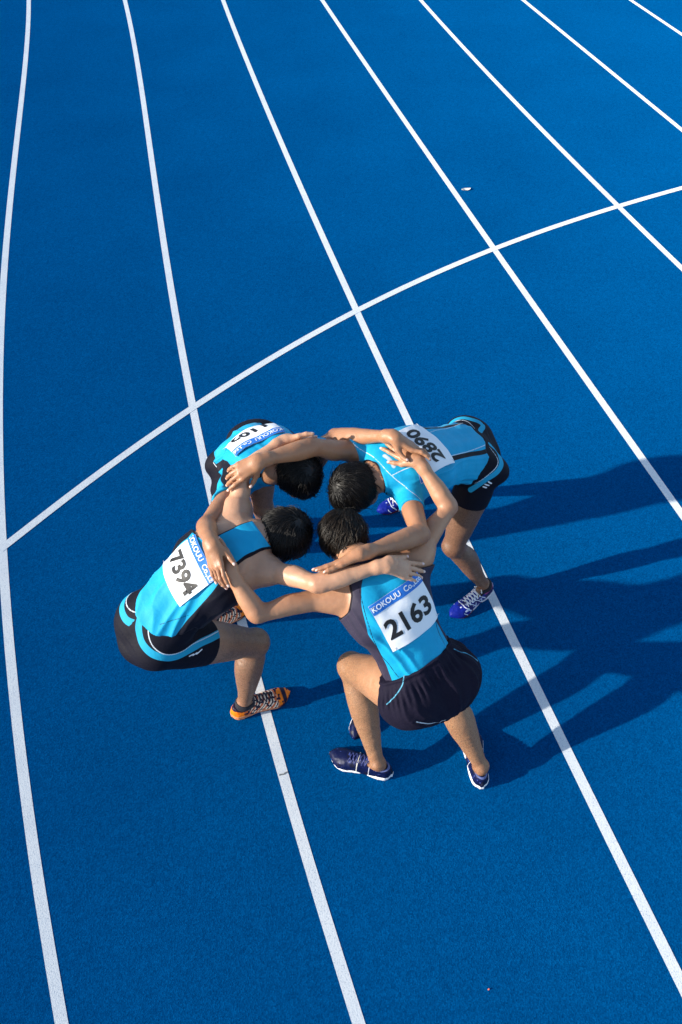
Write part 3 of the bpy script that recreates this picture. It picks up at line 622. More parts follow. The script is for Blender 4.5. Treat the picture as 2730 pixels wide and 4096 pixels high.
def shorts_mesh(per, h):
    lf, j, o = per.loft, per.j, per.o; tw, tw1 = o.get('waist', (.14, 0)); loose = o.get('sloose', .008)
    core = [(lf, 0)] + [(p, k) for p, k in per.torso if isinstance(p, Ell) and abs(p.r[1] - .095*o.get('r', 1.)) < 1e-6]
    allit = list(core)
    for q in 'LR': allit += per.leg[q][:2]
    lo, hi = bounds(allit, .06); g = Grid(lo, hi, h)
    gx, gy, gz = g.full()
    for p, k in core:
        sl, bx, by, bz = g.block(p.lo, p.hi, .08); g.D[sl] = smin(g.D[sl], p.d(bx, by, bz), k)
    if 'drape' in o:
        sd_ = unit(j['hipR'] - j['hipL']); c_ = (j['hipL'] + j['hipR'])/2 + np.array(o['drape'][0]); e_ = Ell(c_, (sd_, np.cross(vec(0, 0, 1), sd_), vec(0, 0, 1)), o['drape'][1])
        sl, bx, by, bz = g.block(e_.lo, e_.hi, .08); g.D[sl] = smin(g.D[sl], e_.d(bx, by, bz), .06)
    th = Grid(lo, hi, h)
    for q in 'LR':
        H, K = j['hip'+q], j['knee'+q]; d = unit(K - H); fr = o['shem'][q]; L = np.linalg.norm(K - H)
        th.D[:] = .5; its = per.leg[q][:2]
        sl, bx, by, bz = th.block(*bounds(its, 0), .09); B = th.D[sl]
        for p, k in its: B = smin(B, p.d(bx, by, bz), k)
        al = (bx - F32(H[0]))*F32(d[0]) + (by - F32(H[1]))*F32(d[1]) + (bz - F32(H[2]))*F32(d[2])
        B = B - np.clip(al/F32(L), 0, 1)*F32(o.get('flare', 0.))
        B = smax(B - F32(loose), (al - F32(fr*L)).astype(F32), .003) + F32(loose)
        g.D[sl] = smin(g.D[sl], B, o.get('blend', .03))
    del th
    near = np.abs(g.D - loose) < .03
    X, Y, Z = [q[near] for q in np.broadcast_arrays(gx, gy, gz)]; sd = o.get('seed', 1) + 20
    tt, lx, ly, lz, a, b = lf.param(X, Y, Z); pp = np.arctan2(lx/a, ly/b); D = g.D[near]; tt = tt - F32(tw1)*np.minimum(np.abs(pp), 1.6)**2
    wr = vnoise(X*14, Y*14, Z*14, sd)*(.003 if loose > .01 else .0012)
    if loose > .01:
        wr = wr + .0035*np.sin(pp*46 + 2*vnoise(X*10, Y*10, Z*10, sd+1))*np.exp(-((tt - tw + .11)/.055)**2) - .004*np.exp(-((tt - tw + .022)/.012)**2)
        fl = vnoise(pp*4.5, tt*2., 0*tt, sd+2); wr = wr + .005*(1 - np.abs(fl)*2.2)
    g.D -= F32(loose); g.D[near] = smax(D - F32(loose) - wr.astype(F32), ((tt - F32(tw))*F32(per.L)).astype(F32), .003)
    V, Q = surface(g); del g
    P = V.astype(F32); t, lx, ly, lz, a, b = lf.param(P[:, 0], P[:, 1], P[:, 2])
    at = {'t': (t - tw)*per.L, 'phi': np.arctan2(lx/a, ly/b)}
    hm = np.full(len(V), 9.)
    for q in 'LR':
        H, K = j['hip'+q], j['knee'+q]; d = unit(K - H)
        al = (V - H) @ d - o['shem'][q]*np.linalg.norm(K - H)
        dd = curve_dist(V, [H, K]); hm = np.where(dd < .12, np.minimum(hm, np.abs(al)), hm)
    at['hemd'] = hm
    return V, Q, at

def hair_mesh(per, n, rng, length=.062, rad=.0010, lift=1.):
    P, sd, f, u = per.P, per.hs, per.hf, per.hu; h = per.j['head']
    R = np.stack([sd, f, u]); rr = np.array(per.o.get('skull', (.078, .099, .092))); hr = per.rh
    # base cap
    it = [(Ell(h, R, (rr + .010)*hr), 0)]
    g = Grid(*bounds(it, .02), .004).add(it); x, y, z = g.full()
    q = [((x - F32(h[0]))*F32(R[i, 0]) + (y - F32(h[1]))*F32(R[i, 1]) + (z - F32(h[2]))*F32(R[i, 2]))/F32(hr) for i in range(3)]
    line = np.maximum((q[1] - F32(.045)) - (q[2] - F32(.03))*F32(1.0), -(q[2] + F32(.055)) - np.maximum(-q[1], 0)*F32(.35))
    line = np.maximum(line, np.minimum(.03 - np.abs(q[1] + .0), np.minimum(-q[2] - .004, .4)))   # clear of the ears
    wv = vnoise(x*60, y*60, z*60, 5).astype(F32)*F32(.002)
    g.D = smax(g.D - wv, (line - .004).astype(F32), .004)
    V0, Q0 = surface(g)
    # locks
    d = rng.normal(size=(n*4, 3)); d /= np.linalg.norm(d, axis=1)[:, None]
    p = d*rr
    ln = np.maximum((p[:, 1] - .045) - (p[:, 2] - .03), -(p[:, 2] + .050) - np.maximum(-p[:, 1], 0)*.35)
    ln = np.maximum(ln, np.minimum(.032 - np.abs(p[:, 1]), -p[:, 2] - .002))
    p = p[ln < 0][:n]; n = len(p)
    wh = np.array(per.o.get('whorl', (.012, -.055, .075)), float); wh = wh/np.linalg.norm(wh/rr)
    nrm = lambda v: v/np.maximum(np.linalg.norm(v, axis=1)[:, None], 1e-9)
    out = [p.copy()]; S = 4; step = length*(.65 + .6*rng.random(n))/S
    # flow away from the whorl with a twist, clumped by low-frequency noise
    lift_ = (.002 + .009*np.clip(vnoise(p[:, 0]*26, p[:, 1]*26, p[:, 2]*26, 77 + per.o['seed']) + .5, 0, 1.3) + .006*rng.random(n)**2)*lift
    lift_ = np.where(rng.random(n) < .03, lift_*1.8 + .004, lift_)
    cl = np.stack([vnoise(p[:, 0]*38, p[:, 1]*38, p[:, 2]*38, 30 + k) for k in range(3)], 1)
    cur = p.copy()
    for sx in range(S):
        N = nrm(cur/rr**2); away = nrm(cur - wh)
        tw = np.cross(N, away); dr = away + tw*per.o.get('swirl', .5) + cl*.60 + rng.normal(size=(n, 3))*.13
        dr += np.array([0, .25, -.1])*per.o.get('fwd', 1.)
        dr = nrm(dr - N*(dr*N).sum(1)[:, None])
        cur = cur + dr*step[:, None]
        k = np.linalg.norm(cur/rr, axis=1)[:, None]; surf = cur/k
        N = nrm(surf/rr**2); tfr = (sx + 1)/S
        cur = surf + N*(lift_*(np.sin(tfr*1.9)) + .009)[:, None]
        out.append(cur.copy())
    C = np.stack(out, 1)                                           # n, S+1, 3
    tan = nrm(np.gradient(C, axis=1).reshape(-1, 3)).reshape(C.shape)
    N = nrm((C/rr**2).reshape(-1, 3)).reshape(C.shape); B = np.cross(tan, N)
    wdt = rad*(.7 + .9*rng.random(n))[:, None]*np.array([.9, 1., .9, .65, .12])[None]
    ring = []
    for k in range(3):
        a = k*2*np.pi/3 + np.pi/2
        ring.append(C + B*(np.cos(a)*wdt*1.6)[..., None] + N*(np.sin(a)*wdt*.8)[..., None])
    V1 = np.stack(ring, 2)                                         # n, S+1, 3, 3
    V1 = h + V1.reshape(-1, 3) @ R*hr
    base = (np.arange(n)*(S + 1)*3)[:, None, None]
    si = (np.arange(S)*3)[None, :, None]; k = np.arange(3)[None, None, :]; k2 = (k + 1) % 3
    Q1 = np.stack([base + si + k, base + si + k2, base + si + 3 + k2, base + si + 3 + k], -1).reshape(-1, 4)
    tip = np.concatenate([np.zeros(len(V0)), np.tile(np.repeat(np.linspace(0, 1, S + 1), 3), n)])
    rnd = np.concatenate([np.full(len(V0), .5), np.repeat(rng.random(n), (S + 1)*3)])
    return np.vstack([V0, V1]), np.vstack([Q0, Q1 + len(V0)]), {'tip': tip, 'lock': rnd}

class Last:                                   # shoe body: outline and height along the foot, rounded section
    A = [-.004, .0, .006, .02, .05, .09, .13, .17, .21, .24, .262, .277, .285, .290]
    Wd = [.004, .012, .022, .031, .036, .036, .036, .041, .0475, .045, .036, .023, .012, .004]
    H = [.050, .062, .074, .086, .094, .098, .090, .075, .060, .050, .043, .036, .030, .024]
    Y = [0, 0, 0, 0, -.001, -.003, -.004, -.004, -.003, -.006, -.009, -.011, -.012, -.012]
    def __init__(s, o, f, sd, grow=0., flat=None):
        s.o, s.f, s.sd, s.g, s.flat = o, f, sd, grow, flat
        c = np.array([o + f*a + sd*b + vec(0, 0, z) for a in (-.02, .31) for b in (-.06, .06) for z in (-.01, .11)]); s.lo, s.hi = c.min(0), c.max(0)
    def loc(s, x, y, z):
        px, py = x - F32(s.o[0]), y - F32(s.o[1])
        return px*F32(s.f[0]) + py*F32(s.f[1]), px*F32(s.sd[0]) + py*F32(s.sd[1]), z - F32(s.o[2])
    def d(s, x, y, z):
        a, b, c = s.loc(x, y, z); w = (np.interp(a, s.A, s.Wd) + s.g).astype(F32); h = (np.interp(a, s.A, s.H) if s.flat is None else np.full_like(a, s.flat)).astype(F32)
        yy = (b - np.interp(a, s.A, s.Y).astype(F32))/w
        k = (np.abs(yy)**2.6 + np.abs(np.maximum(c, 0)/h)**2.3)**F32(.42)
        r = (k - 1)*np.minimum(w, h)*F32(.8)
        return np.maximum(r, np.maximum(F32(-.004 - s.g) - a, a - F32(.290 + s.g)))

def shoe_meshes(per, q, h):
    """shoe upper, sole, laces in a frame along the foot"""
    j = per.j; T, He, A = j['toe'+q], j['heel'+q], j['ank'+q]
    f = T - He; f[2] = 0; f = unit(f); u = vec(0, 0, 1.); s_ = np.cross(f, u); sg = 1 if q == 'R' else -1; sd = s_*sg
    o = np.array([A[0], A[1], 0.]) - f*.066
    W = lambda a, b, c: o + f*a + sd*b + u*c          # a from heel, b to the outside, c up
    gw = per.o.get('shoegrow', 0.); L1 = Last(o, f, sd, gw); g = Grid(L1.lo, L1.hi, h).add([(L1, 0)]); x, y, z = g.full()
    a_, b_, c_ = L1.loc(x, y, z)
    op = np.sqrt(((a_ - .058)/.046)**2 + (b_/.027)**2) - 1
    op = np.maximum(op*.026, (F32(.066) + .020*np.abs(a_ - .055)/.05 - c_))
    g.D = smax(g.D, -op.astype(F32), .006)
    tong = Seg(W(.100, 0, .082), W(.090, 0, .108), .017, .014).d(x, y, z); g.D = smin(g.D, np.maximum(tong, -(a_ - F32(.088))), .008)
    g.D -= (vnoise(x*70, y*70, z*70, 3)*.0012).astype(F32)
    g.D = np.maximum(g.D, F32(.010) - z)
    U = surface(g)
    L2 = Last(o, f, sd, .0015 + gw, .2); g = Grid(L2.lo - .01, L2.hi + .01, h).add([(L2, 0)]); x, y, z = g.full(); a_, b_, c_ = L2.loc(x, y, z)
    top = .030 - .012*np.clip(a_/.2, 0, 1) + .004*np.sin(a_*45); bot = .002 + .016*np.clip((a_ - .21)/.08, 0, 1)**2 + .010*np.exp(-((a_ - .112)/.02)**2)
    g.D = smax(smax(g.D, (z - top).astype(F32), .006), (bot - z).astype(F32), .006); So = surface(g)
    la = []
    for k in range(6):
        a = .108 + k*.0165
        for dr in (-1, 1):
            pts = []
            for v in np.linspace(-1, 1, 7):
                aa = a + .007*v*dr; b = v*.023; ww, hh = np.interp(aa, L1.A, L1.Wd), np.interp(aa, L1.A, L1.H)
                zz = hh*max(1 - abs((b - np.interp(aa, L1.A, L1.Y))/ww)**2.6, .02)**(1/2.3)
                pts.append(W(aa, b, zz + .0012))
            la += chain(pts, [.0030]*7, .0, 1)
    for sg2 in (-1, 1):                                # a small bow
        la += chain([W(.098, 0, .104), W(.104, sg2*.014, .110), W(.112, sg2*.027, .102), W(.108, sg2*.018, .100)], [.0026]*4, .0, 3)
    g = Grid(*bounds(la, .01), .0026).add(la); La = surface(g)
    def loc(V):
        d = V - o; fx, fy, fz = d @ f, d @ sd, d @ u
        n1 = vnoise(fx*95 + 7, fy*95, fz*95, per.o['seed']); n2 = vnoise(fx*40, fy*60, fz*60, per.o['seed'] + 1)
        return {'fx': fx, 'fy': fy, 'fz': fz, 'speck': n1, 'swirl': n2, 'diag': np.sin((fx*1.0 - fz*.9 + n2*.004)*2*np.pi/.038), 'edge': Lcol(fx, fy, fz)}
    Lcol = lambda fx, fy, fz: np.abs(np.sqrt(((fx - .058)/.046)**2 + (fy/.027)**2) - 1)*.026 + np.maximum(.060 - fz, 0)
    return (U[0], U[1], loc(U[0])), (So[0], So[1], loc(So[0])), (La[0], La[1], {})

def sock_mesh(per, q, h, top):
    it = per.leg[q]; A, K = per.j['ank'+q], per.j['knee'+q]; g = Grid(np.minimum(A, A) - .1, A + .14, h).add(it)
    x, y, z = g.full(); d = unit(K - A)
    al = (x - F32(A[0]))*F32(d[0]) + (y - F32(A[1]))*F32(d[1]) + (z - F32(A[2]))*F32(d[2])
    g.D = smax(g.D - F32(.004), (al - F32(top)).astype(F32), .003)
    g.D = np.maximum(g.D, np.maximum(F32(.055) - z, np.sqrt((x - F32(A[0]))**2 + (y - F32(A[1]))**2) - F32(.05)))
    return surface(g)

def drape(items, c, ux, vy, n, w, h, nx, ny, off):   # lay a w x h sheet on a surface
    gx, gy = np.meshgrid(np.linspace(-w/2, w/2, nx), np.linspace(-h/2, h/2, ny))
    P = c + gx.ravel()[:, None]*ux + gy.ravel()[:, None]*vy + n*.10
    for _ in range(40):
        d = items(P) - off; P = P - n*np.clip(d, -.03, .05)[:, None]*.9
    return P
VOX, NHAIR = .0042, 7800
OPT = {
 'p1': dict(label='runner in cyan T-shirt with bib 1102, bent over behind the others with head down', crown=(.6,-.35,.35), face=(.25,-.25,-1), r=.96, ra=.93, rh=.93, whorl=(.01, -.03, .085), swirl=.8, sock=.012, top='tee', sleeve=dict(L=.5, R=.5), shem=dict(L=.36, R=.36), waist=(.33, 0), hem=(.20, 0), sloose=.0085, loose=.009, rb=.95, seed=11, fold=1.5,
            bib=dict(text='1102', num=.095, at=(.67, .0))),
 'p2': dict(label='runner in cyan T-shirt with bib 2890 and royal blue shoes, bent low at right', crown=(-.9,-.25,.25), face=(-.2,-.1,-1), r=.98, ra=.94, rh=.96, whorl=(-.02, -.02, .085), swirl=-.4, sock=.012, top='tee', sleeve=dict(L=.5, R=.5), shem=dict(L=.36, R=.36), waist=(.28, 0), hem=(.145, .05), sloose=.004, loose=.010, rb=.9, seed=2, fold=1.3, bib=dict(text='2890', num=.094, at=(.74, -.02), rot=.15)),
 'p3': dict(label='runner in sleeveless cyan singlet with bib 7394 and orange running shoes, half squatting at left', crown=(.95,.15,.25), face=(.2,.0,-1), r=.98, ra=.87, rl=1.2, rh=1.02, whorl=(.015, -.06, .07), swirl=.3, skull=(.080, .097, .090), sock=.012, armhole=.088, strap=(.026, [0, .66, .74, .82, .9, 1.05], [.4, .30, .115, .072, .066, .062]), top='singlet', shem=dict(L=.45, R=.45), waist=(.34, 0), hem=(.135, .12), sloose=.004, loose=.011, rb=.72, seed=3, shoegrow=.003, fold=1.6, skew=4., bib=dict(text='7394', num=.090, at=(.572, -.02), rot=-.12, size=(.205, .188))),
 'p4': dict(label='runner in sleeveless cyan singlet with bib 2163 and loose dark shorts, crouching with back turned', crown=(-.1,.85,.4), face=(0,.3,-1), r=.98, ra=.88, rl=1.2, rh=.96, whorl=(-.01, -.01, .09), swirl=-.7, skull=(.080, .098, .094), blend=.07, drape=((-.005, -.01, -.05), (.145, .10, .11)), top='singlet', shem=dict(L=.02, R=.40), waist=(.262, -.014), hem=(.225, -.016), hemflare=-.004, seed=4, shoegrow=.005, fold=1.3, loose=.0085, rb=.9, sloose=.0135, flare=.014, bib=dict(text='2163', at=(.62, .03), size=(.235, .205))),
}
def on_curve(*names, mirror=False, n=6):
    def f(per, V):
        d = np.full(len(V), 9.)
        for nm in names:
            c = smooth_curve(CURVES[nm], n) if len(CURVES[nm]) > 2 else np.array(CURVES[nm])
            its = per.torso + [q_ for s_ in 'LR' for q_ in per.arm[s_][:1] + per.leg[s_][:2]]; N = fgrad(its, c)
            lx = per.loft.param(*V.astype(F32).T)[1]*(1 if c.mean(0) @ per.loft.frame(.5)[0] > per.loft.at(.5) @ per.loft.frame(.5)[0] else -1)
            d = np.minimum(d, line_dist(V, c, N) + (np.where(lx < -.035, 9, 0) if mirror else 0))
            if mirror: d = np.minimum(d, line_dist(per.mirror(V), c, N) + np.where(lx > -.035, 9, 0))
        return d
    return f
def panel(nm, sg, mirror=True, top=2., moff=0.):              # signed distance to a seam: positive on the side panel
    def f(per, V):
        c = np.array(CURVES[nm]); d = unit(c[-1] - c[0]); m = c.mean(0)
        ax = per.loft.at(.5); axd = per.loft.frame(.5)[1]; out = m - ax; out = unit(out - axd*(out @ axd))
        n = unit(np.cross(d, out)); n = n*np.sign(n @ per.loft.frame(.5)[0])*sg
        g = lambda P: (P - m) @ n
        r = np.maximum(g(V), g(per.mirror(V)) - moff) if mirror else g(V)
        return np.minimum(r, (top - per.loft.param(*V.astype(F32).T)[0])*per.L)
    return f
GREYNAVY, LINEW, SKY2 = (.032, .027, .050), (.62, .68, .74), (.012, .31, .50)
SHIRT_ATTR = {
 'p1': {'a': on_curve('p1_navy', mirror=True), 'b': on_curve('p1_navy2', 'p1_top', mirror=True)},
 'p2': {'a': on_curve('p2_seam', 'p2_seam2', 'p2_sideline', 'p2_topline'), 'b': on_curve('p2_side', mirror=True), 'c': on_curve('p2_mark')},
 'p3': {'a': panel('p3_panel', 1, top=.73, moff=.035), 'b': on_curve('p3_pipe')},
 'p4': {'a': panel('p4_panel', -1), 'b': on_curve('p4_pipe', mirror=True)}}
SHORTS_ATTR = {
 'p1': {'a': on_curve('p1_stripe', mirror=True), 'b': on_curve('p1_white', mirror=True), 'c': on_curve('p1_logo')},
 'p2': {'a': on_curve('p2_stripe', mirror=True), 'b': on_curve('p2_white', mirror=True), 'c': on_curve('p2_logo0', 'p2_logo1', 'p2_logo2')},
 'p3': {'a': on_curve('p3_stripe', mirror=True), 'b': on_curve('p3_white', mirror=True), 'c': on_curve('p3_logo0', 'p3_logo1', 'p3_logo2')},
 'p4': {'a': on_curve('p4_cord', 'p4_cord2'), 'b': on_curve('p4_hemline')}}
SHIRT_MAT = {
 'p1': cloth('shirt_one', CYAN, [('phi', 1.0, 1.32, NAVY, .02), ('phi', -1.32, -1.0, NAVY, .02), ('edge', -1, .006, NAVY)]),
 'p2': cloth('shirt_two', CYAN, [('b', -1, .011, NAVY), ('a', -1, .0024, LINEW), ('c', -1, .010, (.5, .6, .68), .005), ('edge', -1, .008, NAVY)]),
 'p3': cloth('shirt_three', CYAN, [('a', 0, 9, NAVY), ('b', -1, .0022, NAVY), ('edge', -1, .0065, NAVY)]),
 'p4': cloth('shirt_four', CYAN, [('a', 0, 9, GREYNAVY), ('b', -1, .0024, NAVY), ('edge', -1, .005, NAVY)])}
SHORTS_MAT = {
 'p1': cloth('shorts_one', NAVY, [('a', -1, .013, SKY2), ('b', -1, .0024, LINEW), ('c', -1, .004, WHITE)], rough=.72, sheen=.0),
 'p2': cloth('shorts_two', NAVY, [('a', -1, .013, SKY2), ('b', -1, .0026, LINEW), ('c', -1, .0042, WHITE)], rough=.72, sheen=.0),
 'p3': cloth('shorts_three', NAVY, [('a', -1, .0165, SKY2), ('b', -1, .0028, LINEW), ('c', -1, .0034, WHITE)], rough=.72, sheen=.0),
 'p4': cloth('shorts_four', (.0055, .004, .015), [('a', -1, .0026, (.10, .36, .52)), ('b', -1, .0026, LINEW)], rough=.8, sheen=.0, bstr=.5)}
ORANGE, CREAM, DARKP, ROYAL, DEEP = (.92, .20, .010), (.86, .66, .50), (.012, .008, .028), (.003, .012, .20), (.0025, .006, .042)
_k = plain('dark_sock', (.010, .010, .018), .8); _w = plain('white_lace', (.70, .71, .75), .7); _ws = plain('white_sock', (.72, .72, .74), .8)
def shoe_mat(name, base, layers, rough=.45): return cloth(name, base, layers, rough, .0, .15, .2)
_orange = shoe_mat('orange_shoe', ORANGE, [('fx', .072, .225, (.70, .36, .24)), ('swirl', .18, 9, DARKP), ('fx', .088, .215, CREAM), ('diag', .35, 9, (.62, .14, .05), .12), ('diag', -9, -.72, DARKP, .12), ('fx', .222, .4, ORANGE), ('speck', .28, 9, DARKP, .05), ('fx', .245, .27, DARKP, .004), ('fx', -.1, .052, ORANGE), ('edge', -1, .006, DARKP), ('fz', -.1, .020, DARKP)])
_royal = shoe_mat('royal_blue_shoe', ROYAL, [('swirl', .15, 9, (.006, .009, .10), .08), ('speck', .42, 9, (.45, .50, .66), .08), ('diag', .80, 9, (.60, .63, .75), .1), ('fx', .232, .4, ROYAL), ('fx', -.1, .075, (.008, .010, .07)), ('fx', -.1, .012, (.60, .62, .72)), ('edge', -1, .005, (.36, .05, .20))])
_royalsole = shoe_mat('dark_red_sole', (.55, .55, .62), [('fx', .17, .4, (.05, .008, .02)), ('fx', .10, .125, DARKP)])
_navy = shoe_mat('dark_blue_shoe', DEEP, [('swirl', .2, 9, (.006, .007, .022), .08), ('speck', .6, 9, (.03, .05, .20), .1), ('fx', .094, .098, (.55, .55, .62), .001), ('fx', .150, .155, (.60, .58, .50), .001), ('edge', -1, .0035, (.10, .13, .30))])
_navysole = shoe_mat('white_sole', (.78, .78, .80), [('fx', .098, .135, DARKP, .004)])
_orsole = shoe_mat('dark_orange_sole', DARKP, [('fx', -.1, .05, (.75, .28, .08), .004), ('fz', .012, .03, (.55, .22, .12))])
SHOE_MAT = {'p1': (_royal, _royalsole, _w, _k), 'p2': (_royal, _royalsole, _w, _k), 'p3': (_orange, _orsole, plain('dark_lace', DARKP), _k), 'p4': (_navy, _navysole, plain('blue_lace', (.02, .03, .13)), _ws)}
# ------------------------------------------------------------------ the four runners
PEOPLE = {k: Person(POSE[k], OPT[k]) for k in ('p1', 'p2', 'p3', 'p4')}
for k, q, aim, kw in HANDS:                  # from the lowest hand up: each lies on what is already below it
    sup = []
    for k2, p2 in PEOPLE.items():
        if k2 != k: sup += p2.body_items()
    hand(PEOPLE[k], q, aim, sup, **kw)
SKIN = {'p1': skin_mat('skin_one', (.36, .18, .098), (.20, .10, .06)), 'p2': skin_mat('skin_two', (.38, .19, .103), (.19, .098, .06)),
        'p3': skin_mat('skin_three', (.54, .305, .19), (.23, .122, .074)), 'p4': skin_mat('skin_four', (.44, .23, .13), (.33, .17, .09))}
M_HAIR = {'p1': hair_mat('black_hair', (.003, .0026, .0024), (.014, .010, .008)), 'p4': hair_mat('dark_brown_hair', (.005, .004, .003), (.040, .025, .014))}
M_HAIR['p2'] = M_HAIR['p3'] = M_HAIR['p1']
M_BIB = plain('bib_paper', (.80, .80, .82), .55, .3, 30., .25, .03)
M_HEADER = plain('bib_header_print', (.020, .160, .560), .55, .3, 0)
M_INK = plain('black_print', (.012, .012, .014), .5, .3, 0)
M_WPRINT = plain('white_print', (.75, .78, .82), .5, .3, 0)
M_PIN = plain('steel_pin', (.5, .5, .52), .3, .8)
M_EYE = plain('eye', (.5, .48, .45), .2, .5)

def printed(text, per, nm, grid, size, cx, cy, mat, parent, origin, off, bold=.0, w=.24, h=.2):
    """flat lettering laid on the bib: text mesh split fine and mapped to the draped sheet"""
    cu = bpy.data.curves.new('lettering', 'FONT'); cu.body = text; cu.size = size; cu.align_x = 'CENTER'; cu.align_y = 'CENTER'; cu.offset = bold; cu.resolution_u = 3; cu.fill_mode = 'FRONT'
    to = bpy.data.objects.new('lettering', cu); C.objects.link(to); dg = bpy.context.evaluated_depsgraph_get()
    me = bpy.data.meshes.new_from_object(to.evaluated_get(dg)); bpy.data.objects.remove(to)
    bm = bmesh.new(); bm.from_mesh(me)
    bmesh.ops.remove_doubles(bm, verts=bm.verts, dist=1e-5)
    bmesh.ops.triangulate(bm, faces=bm.faces)
    for _ in range(4):
        e = [x for x in bm.edges if x.calc_length() > .008]
        if not e: break
        bmesh.ops.subdivide_edges(bm, edges=e, cuts=1); bmesh.ops.triangulate(bm, faces=[f for f in bm.faces if len(f.verts) > 3])
    bm.verts.ensure_lookup_table(); bm.verts.index_update()
    v = np.array([x.co[:2] for x in bm.verts]); f = np.array([[q.index for q in x.verts] for x in bm.faces]); bm.free()
    G, nx, ny = grid
    u = np.clip((v[:, 0] + cx + w/2)/w*(nx - 1), 0, nx - 1.001); vv = np.clip((v[:, 1] + cy + h/2)/h*(ny - 1), 0, ny - 1.001)
    i, j_ = u.astype(int), vv.astype(int); fu, fv = (u - i)[:, None], (vv - j_)[:, None]; G = G.reshape(ny, nx, 3)
    P = (G[j_, i]*(1-fu) + G[j_, i+1]*fu)*(1-fv) + (G[j_+1, i]*(1-fu) + G[j_+1, i+1]*fu)*fv
    mesh_obj(nm, P + per.nm*off, f, mat, parent, origin)

for key, per in PEOPLE.items():
    o = per.o; j = per.j
    org = np.array([*((j['ankL'] + j['ankR'])/2)[:2], 0.])
    root = tag(empty('person', org), o['label'], 'person', 'runners huddled on the track'); per.root = root
    V, Q, at = skin_mesh(per, VOX); mesh_obj('body', V, Q, SKIN[key], root, org, at)
    rng = np.random.default_rng(o['seed'])
    V, Q, at = hair_mesh(per, NHAIR, rng, o.get('hairlen', .074)); mesh_obj('hair', V, Q, M_HAIR[key], root, org, at)
    kind = o['top']; V, Q, at = shirt_mesh(per, VOX, kind)
    for nm, fn in SHIRT_ATTR.get(key, {}).items(): at[nm] = fn(per, V)
    mesh_obj('t_shirt' if kind == 'tee' else 'singlet', V, Q, SHIRT_MAT[key], root, org, at)
    V, Q, at = shorts_mesh(per, VOX)
    for nm, fn in SHORTS_ATTR.get(key, {}).items(): at[nm] = fn(per, V)
    mesh_obj('shorts', V, Q, SHORTS_MAT[key], root, org, at)
    for q in 'LR':
        U, So, La = shoe_meshes(per, q, .0035)
        so = mesh_obj('shoe', U[0], U[1], SHOE_MAT[key][0], root, org, U[2])
        mesh_obj('sole', So[0], So[1], SHOE_MAT[key][1], so, (0, 0, 0) if 0 else org, So[2]); mesh_obj('lace', La[0], La[1], SHOE_MAT[key][2], so, org)
        if o.get('sock'):
            V, Q = sock_mesh(per, q, .0035, o['sock']); mesh_obj('sock', V, Q, SHOE_MAT[key][3], root, org)
    for g_ in (-1, 1):
        V, Q = surface(Grid(per.P(g_*.031, .084, 0) - .03, per.P(g_*.031, .084, 0) + .03, .003).add([(Ell(per.P(g_*.031, .084, -.002), (per.hs, per.hf, per.hu), (.0125, .0125, .0095)), 0)]))
        mesh_obj('eye', V, Q, M_EYE, root, org)
    if 'bib' in o:                            # race number pinned to the back
        b = o['bib']; tt, lx = b['at']; sd, ax, nm = per.loft.frame(tt)
        ca, sa = math.cos(b.get('rot', 0)), math.sin(b.get('rot', 0)); ux, vy = sd*ca + ax*sa, ax*ca - sd*sa
        c = per.loft.at(tt, lx, .05); w, h = b.get('size', (.235, .205)); nx, ny = 25, 21
        it = list(per.torso)
        for q in 'LR': it += per.arm[q][:1]
        G = drape(lambda P: feval(it, P), c, ux, vy, nm, w, h, nx, ny, o.get('loose', .008) + .0085)
        wob = vnoise(*(G*18).T, 4)*.0030 + vnoise(*(G*45).T, 6)*.0010; G = G + nm*wob[:, None]
        F = np.array([(r*nx + q, r*nx + q + 1, (r+1)*nx + q + 1, (r+1)*nx + q) for r in range(ny-1) for q in range(nx-1)])
        V2 = np.vstack([G, G - nm*.0012]); F2 = np.vstack([F, F[:, ::-1] + len(G)])
        bo = mesh_obj('race_bib', V2, F2, M_BIB, root, org)
        rows = [r for r in range(ny) if r >= ny - 5]
        Hh = G.reshape(ny, nx, 3)[rows].reshape(-1, 3) + nm*.0012; nr = len(rows)
        Fh = np.array([(r*nx + q, r*nx + q + 1, (r+1)*nx + q + 1, (r+1)*nx + q) for r in range(nr-1) for q in range(nx-1)])
        mesh_obj('header_strip', Hh, Fh, M_HEADER, bo, org)
        printed(b['text'], per, 'printed_number', (G, nx, ny), b.get('num', .105), 0, -.022, M_INK, bo, org, .0014, .0032, w, h)
        for ci, cj in ((1, 1), (nx-2, 1), (1, ny-2), (nx-2, ny-2)):       # safety pins in the corners
            p0 = G.reshape(ny, nx, 3)[cj, ci]; pi = chain([p0 + nm*.002 - ux*.011, p0 + nm*.0035, p0 + nm*.002 + ux*.011], [.0011]*3, 0, 2)
            Vp, Qp = surface(Grid(*bounds(pi, .004), .0014).add(pi)); mesh_obj('safety_pin', Vp, Qp, M_PIN, bo, org)
        printed('KOKOUU  Co.,Ltd', per, 'printed_name', (G, nx, ny), .029, 0, h*.40, M_WPRINT, bo, org, .0024, .0006, w, h)

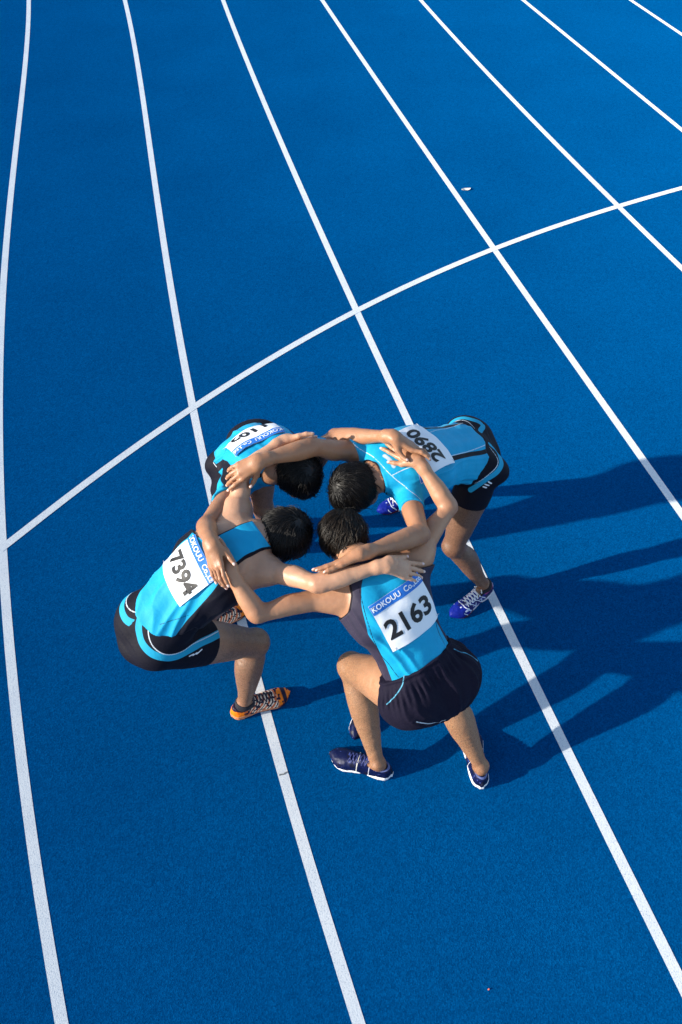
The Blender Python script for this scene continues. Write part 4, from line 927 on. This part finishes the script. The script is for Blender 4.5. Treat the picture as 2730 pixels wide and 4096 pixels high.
# ------------------------------------------------------------------ the shoe whose toe peeps out behind the crouching runner's shin
class Loose: pass
ls_ = Loose(); f_ = unit(np.array([*SHOE_TOE[:2], 0.]) - np.array([*SHOE_HEEL[:2], 0.])); hl_ = np.array([*SHOE_TOE[:2], 0.]) - f_*.285
ls_.j = {'toeL': hl_ + f_*.285, 'heelL': hl_.copy(), 'ankL': hl_ + f_*.066}; ls_.o = {'seed': 9}
U, So, La = shoe_meshes(ls_, 'L', .0035); sr_ = tag(empty('running_shoe', hl_ + f_*.14), 'dark blue shoe with white toe edge peeping out behind the shin of runner 2163', 'shoe')
sr_loc = np.array(sr_.location)
mesh_obj('upper', U[0], U[1], SHOE_MAT['p4'][0], sr_, sr_loc, U[2]); mesh_obj('sole', So[0], So[1], SHOE_MAT['p4'][1], sr_, sr_loc, So[2]); mesh_obj('lace', La[0], La[1], SHOE_MAT['p4'][2], sr_, sr_loc)
# ------------------------------------------------------------------ small things lying on the track
def flake(L_, W_, curl, nx=9, ny=5):
    V, F = [], []
    for i in range(nx):
        u = i/(nx - 1)*2 - 1; w = W_/2*math.sqrt(max(1 - abs(u)**2.2, .02))
        for k in range(ny):
            v = k/(ny - 1)*2 - 1; V.append((u*L_/2, v*w, .0025 + curl*(u*u*.6 + .5*v*v*(1 - .4*u)) + .002*math.sin(3*u + 2*v)))
    F = [(i*ny + k, (i+1)*ny + k, (i+1)*ny + k + 1, i*ny + k + 1) for i in range(nx - 1) for k in range(ny - 1)]
    V = np.array(V); n = len(V); F = np.array(F)
    return np.vstack([V, V - [0, 0, .0008]]), np.vstack([F, F[:, ::-1] + n])
V, F = flake(.085, .034, .011); sc_ = mesh_obj('paper_scrap', V, F, plain('scrap_paper', (.80, .76, .68), .7)); sc_.location = SCRAP; sc_.rotation_euler = (0, 0, .30)
tag(sc_, 'tiny curled white paper scrap lying on blue track beside the fourth lane line', 'paper scrap')
cr = [(Ell((0, 0, .004), np.eye(3), (.006, .005, .004)), 0), (Ell((.004, .002, .005), np.eye(3), (.003, .004, .004)), .003)]
V, Q = surface(Grid(*bounds(cr, .004), .0012).add(cr)); cb = mesh_obj('sweet_wrapper', V, Q, plain('red_foil', (.70, .16, .10), .35)); cb.location = CRUMB; cb.scale = (.6, .6, .6)
tag(cb, 'tiny crumpled red foil bit lying alone on the empty blue track near the bottom', 'wrapper')
a_ = np.array(SCUFF[0]); d_ = np.array(SCUFF[1]) - a_; n_ = np.array([-d_[1], d_[0]]); n_ = n_/np.linalg.norm(n_)
pts = [a_ + d_*t_ + n_*.002*math.sin(t_*9) for t_ in np.linspace(0, 1, 7)]; L_, R_ = ribbon(pts, .006)
sheet('scuff_mark', L_, R_, .0035, plain('rubber_scuff', (.13, .14, .15), .9))
